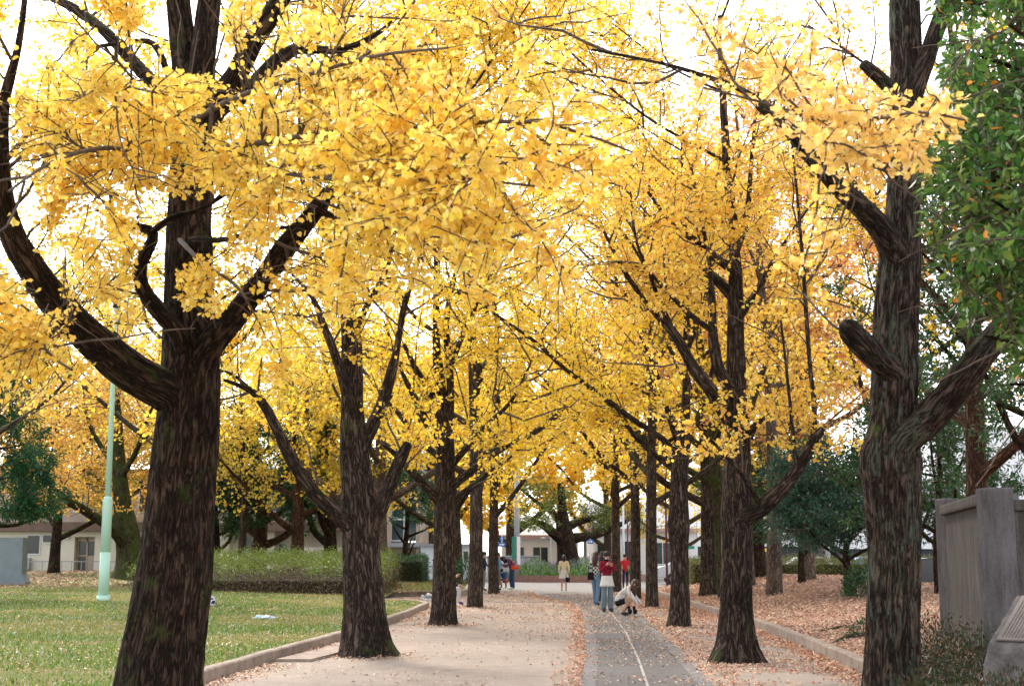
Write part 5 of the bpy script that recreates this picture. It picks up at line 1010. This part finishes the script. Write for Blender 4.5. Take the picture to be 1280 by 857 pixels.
DEN = cloth('blue_denim', (.12, .19, .28)); DEN2 = cloth('dark_denim', (.03, .06, .11)); WHT = cloth('white_cloth', (.62, .60, .57)); CREAM = cloth('cream_knit', (.66, .55, .34)); BLK = cloth('black_cloth', (.015, .013, .018)); MAR = cloth('maroon_knit', (.20, .012, .03)); PUR = cloth('purple_jacket', (.12, .05, .12)); BLU = cloth('blue_jacket', (.10, .22, .36)); TAU = cloth('taupe_trousers', (.20, .15, .15)); REDC = cloth('red_jacket', (.55, .03, .05)); NAV = cloth('navy_trousers', (.02, .03, .08)); LG = cloth('light_grey_trousers', (.50, .50, .52)); GRY = cloth('grey_trousers', (.22, .22, .23)); DDEN = cloth('grey_denim', (.15, .19, .22))
def G(px_, Y): return (X(px_, Y), Y, H(X(px_, Y), Y) + .006)
photo = dict(el=(-.20, -.08, 1.12), wl=(-.07, -.26, 1.30), er=(.21, -.06, 1.10), wr=(.06, -.26, 1.27))
person('person in a maroon cardigan over a white top and grey jeans, hands raised', G(757, 38.3), R(12), MAR, DDEN, photo, 1.0, 'bob', None, (WHT, 1.0, .70, .15, .205, (0, 0)), rad=dict(kl=.085, kr=.085, al=.08, ar=.08, sl=.075, sr=.075, el=.055, er=.055))
person('person in a black and white plaid shirt and blue jeans turned away to the right', G(743.5, 43.5), R(150), M['plaid'], DEN, dict(al=(-.10, .16, .09), tl=(-.12, .02, .04), kl=(-.1, .05, .48), ar=(.1, -.14, .09), tr=(.12, -.28, .04), kr=(.1, -.09, .48)), 1.0, 'long', HAIRB, rad=dict(kl=.07, kr=.07, al=.06, ar=.06))
person('person dressed all in black between the plaid shirt and the maroon cardigan', G(751.5, 46.0), R(170), BLK, BLK, {}, 1.0, 'long', HAIR)
person('person in a cream cardigan and short white skirt walking away down the path', G(704, 59), R(178), CREAM, WHT, dict(al=(-.09, .10, .09), tl=(-.1, -.04, .04)), .93, 'bob', None, (WHT, .98, .58, .14, .23, (0, 0)), bare=True, shoes=WHT, rad=dict(sl=.075, sr=.075, el=.06, er=.06, kl=.05, kr=.05, hl=.075, hr=.075))
crouch = dict(pel=(0, .16, .34), wai=(0, .10, .46), che=(0, -.10, .66), nec=(0, -.22, .76), hb=(0, -.27, .79), hm=(0, -.34, .82), ht=(0, -.37, .88), sl=(-.16, -.14, .68), el=(-.2, -.30, .48), wl=(-.1, -.42, .30), sr=(.16, -.14, .68), er=(.2, -.30, .48), wr=(.08, -.46, .32), hl=(-.10, .12, .33), kl=(-.14, -.24, .46), al=(-.11, .02, .09), tl=(-.13, -.13, .04), hr=(.10, .12, .33), kr=(.14, -.24, .46), ar=(.11, .02, .09), tr=(.13, -.13, .04), face=(0, -.8, -.5))
person('person crouching on the track in a white blouse and black skirt', G(776, 35.9), R(75), WHT, BLK, crouch, 1.0, 'long', HAIRB, None, bare='shin', rad=dict(che=.15, wai=.14, pel=.15, sl=.08, sr=.08, el=.06, er=.06, kl=.06, kr=.06))
person('person in a red jacket and navy trousers standing beyond the sixth right trunk', G(779.5, 63), R(20), REDC, NAV, dict(er=(.2, -.08, 1.1), wr=(.1, -.22, 1.05)), .96, 'short')
bend = dict(che=(0, -.16, 1.2), nec=(0, -.28, 1.3), hb=(0, -.34, 1.31), hm=(0, -.41, 1.31), ht=(0, -.47, 1.34), sl=(-.16, -.18, 1.24), sr=(.16, -.18, 1.24), el=(-.2, -.28, 1.0), wl=(-.1, -.45, .98), er=(.2, -.28, 1.0), wr=(.1, -.45, .98), face=(0, -.6, -.7))
person('person in a purple jacket and dark jeans bending forward near the blue arrow sign', G(640, 62), R(-70), PUR, DEN2, bend, 1.05, 'long', HAIR, shoes=WHT, rad=dict(che=.15, wai=.15, kl=.085, kr=.085, al=.075, ar=.075, sl=.08, sr=.08, el=.06, er=.06))
person('person in a light blue jacket and taupe trousers beside the fifth left trunk', G(622.5, 61), R(70), BLU, TAU, dict(er=(.2, -.1, 1.1), wr=(.15, -.28, 1.15)), 1.0, 'short', rad=dict(sl=.075, sr=.075, el=.06, er=.06, kl=.08, kr=.08, al=.065, ar=.065, che=.15, wai=.14))
person('person in a dark jacket and grey trousers mostly hidden behind the fourth left trunk', G(605.5, 60), R(90), NAV, GRY, dict(er=(.2, -.1, 1.1), wr=(.15, -.28, 1.0)), 1.02, 'short')
sit = dict(pel=(0, 0, .40), wai=(0, -.02, .53), che=(0, -.08, .72), nec=(0, -.12, .88), hb=(0, -.14, .93), hm=(0, -.16, 1.0), ht=(0, -.16, 1.07), sl=(-.17, -.1, .82), el=(-.30, -.22, .62), wl=(-.24, -.36, .80), sr=(.17, -.1, .82), er=(.28, -.2, .60), wr=(.15, -.36, .55), hl=(-.09, -.05, .38), kl=(-.12, -.42, .50), al=(-.12, -.42, .10), tl=(-.12, -.56, .05), hr=(.09, -.05, .38), kr=(.12, -.40, .50), ar=(.12, -.36, .10), tr=(.12, -.5, .05))
person('person in light grey trousers sitting half hidden behind the third left trunk', G(558, 43.2), R(80), BLK, LG, sit, 1.1, 'short', shoes=cloth('purple_shoe', (.12, .06, .18)))
cr2 = dict(crouch); person('person in a dark blue jacket and brown trousers crouching beside the one in purple', G(630, 65), R(-20), cloth('dark_blue_jacket', (.03, .09, .22)), cloth('orange_brown_trousers', (.36, .12, .04)), cr2, 1.0, 'short')
# things carried or set down
def bag(name, label, p, w, d, h, m, strap=.2, cat='bag', parent=None):
    root = tag(empty(name, p), label, cat); mb = MB(); mb.box(-w / 2, w / 2, -d / 2, d / 2, 0, h, min(w, d, h) * .25); mb.build('bag_body', m, root)
    mb = MB(); mb.tube([(-w * .35, 0, h * .95), (-w * .3, 0, h + strap * .7), (0, 0, h + strap), (w * .3, 0, h + strap * .7), (w * .35, 0, h * .95)], .01, 6); mb.build('strap', m, root)
p = G(708.5, 58.9); bag('hand_bag', 'small black bag hanging from the hand of the person in cream', (p[0], p[1] - .12, .42), .18, .1, .2, BLK, .2)
p = G(739.5, 43.3); bag('shoulder_bag', 'black shoulder bag worn by the person in the plaid shirt', (p[0] - .07, p[1] - .05, .80), .2, .12, .24, BLK, .26)
p = G(643.5, 61.7); bag('shoulder_bag', 'bright orange bag at the waist of the person in purple', (p[0], p[1] - .12, .92), .34, .16, .16, cloth('orange_bag', (.65, .08, .02)), .3)
p = G(783.5, 35.5); bag('shoulder_bag', 'tan shoulder bag on a long strap carried by the crouching person', (p[0] - .02, p[1] - .05, .36), .16, .10, .14, cloth('tan_bag', (.34, .22, .15)), .34)
for i, (dx_, lb) in enumerate([(-.055, 'left one of the pair of black ankle boots hanging beside the crouching person'), (.055, 'right one of the pair of black ankle boots hanging beside the crouching person')]):
    p = G(788, 35.6); mb = MB(); mb.ell((0, -.07, .05), (.042, .09, .045)); mb.tube([(0, .0, .03), (0, .02, .12), (0, .02, .22)], [.045, .04, .042], 12); o = mb.build('ankle_boot', BLK); o.location = (p[0] + dx_ * 1.2, p[1], .07); o.rotation_euler = (R(-25), 0, R(10)); tag(o, lb, 'boot')
# bicycle by the clipped hedge
p = G(551, 66); root = tag(empty('bicycle', p, R(20)), 'bicycle parked at the end of the clipped dark green hedge', 'bicycle')
for s in (-.5, .5):
    mb = MB(); mb.tube([(s + .32 * math.cos(a), 0, .34 + .32 * math.sin(a)) for a in [i * math.pi / 12 for i in range(25)]], .018, 6, False); mb.build('wheel', M['dark'], root)
mb = MB(); mb.tube([(-.5, 0, .34), (-.15, 0, .36), (.38, 0, .8), (-.25, 0, .78), (-.15, 0, .36)], .018, 6); mb.tube([(-.5, 0, .34), (-.25, 0, .78), (-.27, 0, .92)], .014, 6); mb.tube([(.5, 0, .34), (.38, 0, .8), (.35, 0, 1.0)], .018, 6); mb.build('frame', M['grey'], root)
mb = MB(); mb.ell((-.28, 0, .94), (.13, .07, .035)); mb.build('saddle', M['dark'], root); mb = MB(); mb.tube([(.33, -.25, 1.02), (.36, 0, 1.0), (.33, .25, 1.02)], .014, 6); mb.build('handlebar', M['dark'], root)
# ------------------------------------------------------------------ fallen leaves and grass
r = np.random.default_rng(98)
def Hv(x, y):
    z = np.zeros(len(x)); a = (x < xl(y)); b = (x > xr(y)) & (y < 64); z[a] = Hl(x[a], y[a]); z[b] = Hr(x[b], y[b]); return z
def litter(name, x, y, pal, size, seed, lift=.012, shape='maple', flat=.35):
    r = np.random.default_rng(seed); n = len(x); P = np.column_stack([x, y, Hv(x, y) + lift + r.random(n) * .012]); Yd = rvec(r, n) * [1, 1, flat]; Nn = unit(np.array([0, 0, 1.]) + rvec(r, n) * flat)
    s = size * r.uniform(.55, 1.15, n) * (1 + .012 * np.maximum(y - 20, 0)); return tag(link(name, leafmesh(name, P, unit(Yd), Nn, s, shape, colours(r, pal, n, .15), r), M['litter']), kind='stuff')
def nz(x, y, f, s=0): return np.array([noise.noise(Vector((a * f + s, b * f, 0))) for a, b in zip(x, y)])
r = np.random.default_rng(99)
tlv = lambda y: np.interp(y, *zip(*TL)); trv = lambda y: np.interp(y, *zip(*TR))
n = 3600; y = 9 + 46 * r.random(n) ** 1.3; x = tlv(y) - np.abs(r.normal(size=n)) * .15 - .02; ok = x > xl(y); litter('fallen_leaves', x[ok], y[ok], 'litter_red', .06, 301)
n = 16000; y = 9 + 50 * r.random(n); x = xl(y) + .2 + (tlv(y) - xl(y) - .2) * r.random(n); k = (nz(x, y, .45) * 1.2 + r.random(n) * .9 - .18 * smooth(26, 38, y) * -1) > .55; k &= (r.random(n) < .35 + .65 * smooth(22, 34, y)); litter('fallen_leaves', x[k], y[k], 'litter', .052, 302)
n = 7000; y = 9 + 46 * r.random(n); x = tlv(y) + (trv(y) - tlv(y)) * r.random(n); k = nz(x, y, .8, 9) + r.random(n) * .8 > .38; litter('fallen_leaves', x[k], y[k], 'litter', .05, 303, .02)
n = 26000; y = 9 + 50 * r.random(n); u = r.random(n); x = trv(y) + .03 + (xr(y) - trv(y) - .03) * u; k = nz(x, y, .7, 19) * 1.1 + .75 * r.random(n) + .25 * (np.abs(u - .5) > .3) + .12 * smooth(20, 30, y) > .42; litter('fallen_leaves', x[k], y[k], 'litter_red', .058, 304)
xs, ys_ = [], []
for tx_, ty_, tr_ in ((-2.37, 22.1, .45), (-1.58, 31.6, .4), (-1.1, 41.8, .35), (3.43, 20.9, .5), (3.82, 30.9, .4), (4.3, 41.8, .35), (4.1, 14.5, .5), (-3.5, 13.6, .6)):
    a_ = r.random(420) * 6.283; q_ = tr_ + np.abs(r.normal(size=420)) * .28; xs.append(tx_ + q_ * np.cos(a_)); ys_.append(ty_ + q_ * np.sin(a_) * 1.2)
litter('fallen_leaves', np.concatenate(xs), np.concatenate(ys_), 'litter', .052, 309)
n = 5200; y = 12 + 30 * r.random(n); x = xl(y) + .03 + np.abs(r.normal(size=n)) * .22; k = nz(x, y, .6, 55) > -.25; litter('fallen_leaves', x[k], y[k], 'litter', .055, 310)
n = 9000; y = 17 + 40 * r.random(n); u = r.random(n); x = xr(y) - .05 - np.abs(r.normal(size=n)) * .18; litter('fallen_leaves', x, y, 'litter_red', .055, 307)
n = 120000; y = 10 + 50 * r.random(n) ** 1.25; x = xr(y) + .22 + 17 * r.random(n) ** 1.3; x = np.minimum(x, X(1300, y)); k = (x > xr(y) + .2) & (nz(x, y, .35, 29) + r.random(n) * .9 > .12); litter('fallen_leaves', x[k], y[k], 'litter', .068, 305)
n = 17000; y = 11 + 43 * r.random(n) ** 1.1; x = xl(y) - .15 - 16 * r.random(n) ** 1.2; k = (x > X(-20, y)) & (nz(x, y, .4, 39) * 1.3 + r.random(n) * .8 > .42); litter('fallen_leaves', x[k], y[k], 'litter_lawn', .05, 306, .03)
n = 9000; y = 52 + 29 * r.random(n); x = X(-20, y) + (X(520, y) - X(-20, y)) * r.random(n); litter('fallen_leaves', x, y, 'litter', .085, 308, .02)
n = 150000; y = 10.5 + 38.5 * r.random(n) ** 1.15; x = xl(y) - .03 - 17 * r.random(n) ** 1.15; k = (x > X(-20, y)) & (nz(x, y, .38, 3) * 1.0 + .8 * r.random(n) > -.12); x, y = x[k], y[k]; n = len(x)
P = np.column_stack([x, y, Hv(x, y) - .005]); Yd = unit(rvec(r, n) * .55 + np.array([0, 0, 1.])); col = colours(r, 'grass', n, .18); pn = nz(x, y, .3, 77); col = col * (1 - .0 * pn[:, None]); col[pn > .12] = colours(r, 'drygrass' if PAL.setdefault('drygrass', [(.34, .32, .10), (.28, .28, .08), (.38, .30, .12), (.20, .25, .06)]) else '', int((pn > .12).sum()), .15)
tag(link('grass', leafmesh('grass', P, Yd, rvec(r, n), r.uniform(.03, .07, n), 'blade', np.clip(col, 0, .9), r), M['grass']), kind='stuff')
n = 30000; y = 52 + 16 * r.random(n); x = X(-20, y) * r.random(n) - 2; k = (x < xl(y) - .2) & (x > X(380, y)); x, y = x[k], y[k]; n = len(x); P = np.column_stack([x, y, Hv(x, y) - .005])
tag(link('grass', leafmesh('grass', P, unit(rvec(r, n) * .5 + np.array([0, 0, 1.])), rvec(r, n), r.uniform(.05, .09, n), 'blade', colours(r, 'drygrass', n, .15), r), M['grass']), kind='stuff')
print('all', time.time() - T0)
# ------------------------------------------------------------------ world, light, camera
W = bpy.data.worlds.new('World'); S.world = W; W.use_nodes = True; nt = W.node_tree
SE, SA = R(48), R(-25)      # sun elevation; azimuth from +Y towards +X
sky = nt.nodes.new('ShaderNodeTexSky'); sky.sky_type = 'NISHITA'; sky.sun_disc = False; sky.sun_elevation = SE; sky.sun_rotation = SA; sky.dust_density = 1.2; sky.air_density = 1.0
hs = nt.nodes.new('ShaderNodeHueSaturation'); hs.inputs["Saturation"].default_value = .3; nt.links.new(sky.outputs[0], hs.inputs['Color'])
bg = nt.nodes['Background']; bg.inputs[1].default_value = .15; nt.links.new(hs.outputs[0], bg.inputs[0])
ld = bpy.data.lights.new('sun', 'SUN'); ld.energy = 1.1; ld.angle = R(14); ld.color = (1, .93, .82)
lo = bpy.data.objects.new('sun', ld); C.objects.link(lo)
dv = Vector((math.sin(SA) * math.cos(SE), math.cos(SA) * math.cos(SE), math.sin(SE))); lo.rotation_euler = dv.to_track_quat('Z', 'Y').to_euler()
cd = bpy.data.cameras.new('camera'); cd.sensor_width = 36; cd.lens = F / 1280 * 36; cd.clip_end = 2000; cd.clip_start = .1
cd.dof.use_dof = True; cd.dof.focus_distance = 22; cd.dof.aperture_fstop = 4.0
co = bpy.data.objects.new('camera', cd); C.objects.link(co); co.location = (0, 0, CH); co.rotation_euler = (math.pi / 2 + PITCH, 0, 0); S.camera = co
S.view_settings.view_transform = 'Standard'; S.view_settings.look = 'None'; S.view_settings.exposure = 2.02; S.view_settings.gamma = 1
S.render.engine = 'CYCLES'; cy = S.cycles; cy.use_denoising = True
try: cy.denoiser = 'OPENIMAGEDENOISE'
except Exception: pass
cy.max_bounces = 10; cy.diffuse_bounces = 7; cy.transmission_bounces = 6; cy.glossy_bounces = 2; cy.transparent_max_bounces = 4; cy.sample_clamp_indirect = 6
cy.use_adaptive_sampling = True; cy.adaptive_threshold = .015
print('done', time.time() - T0)
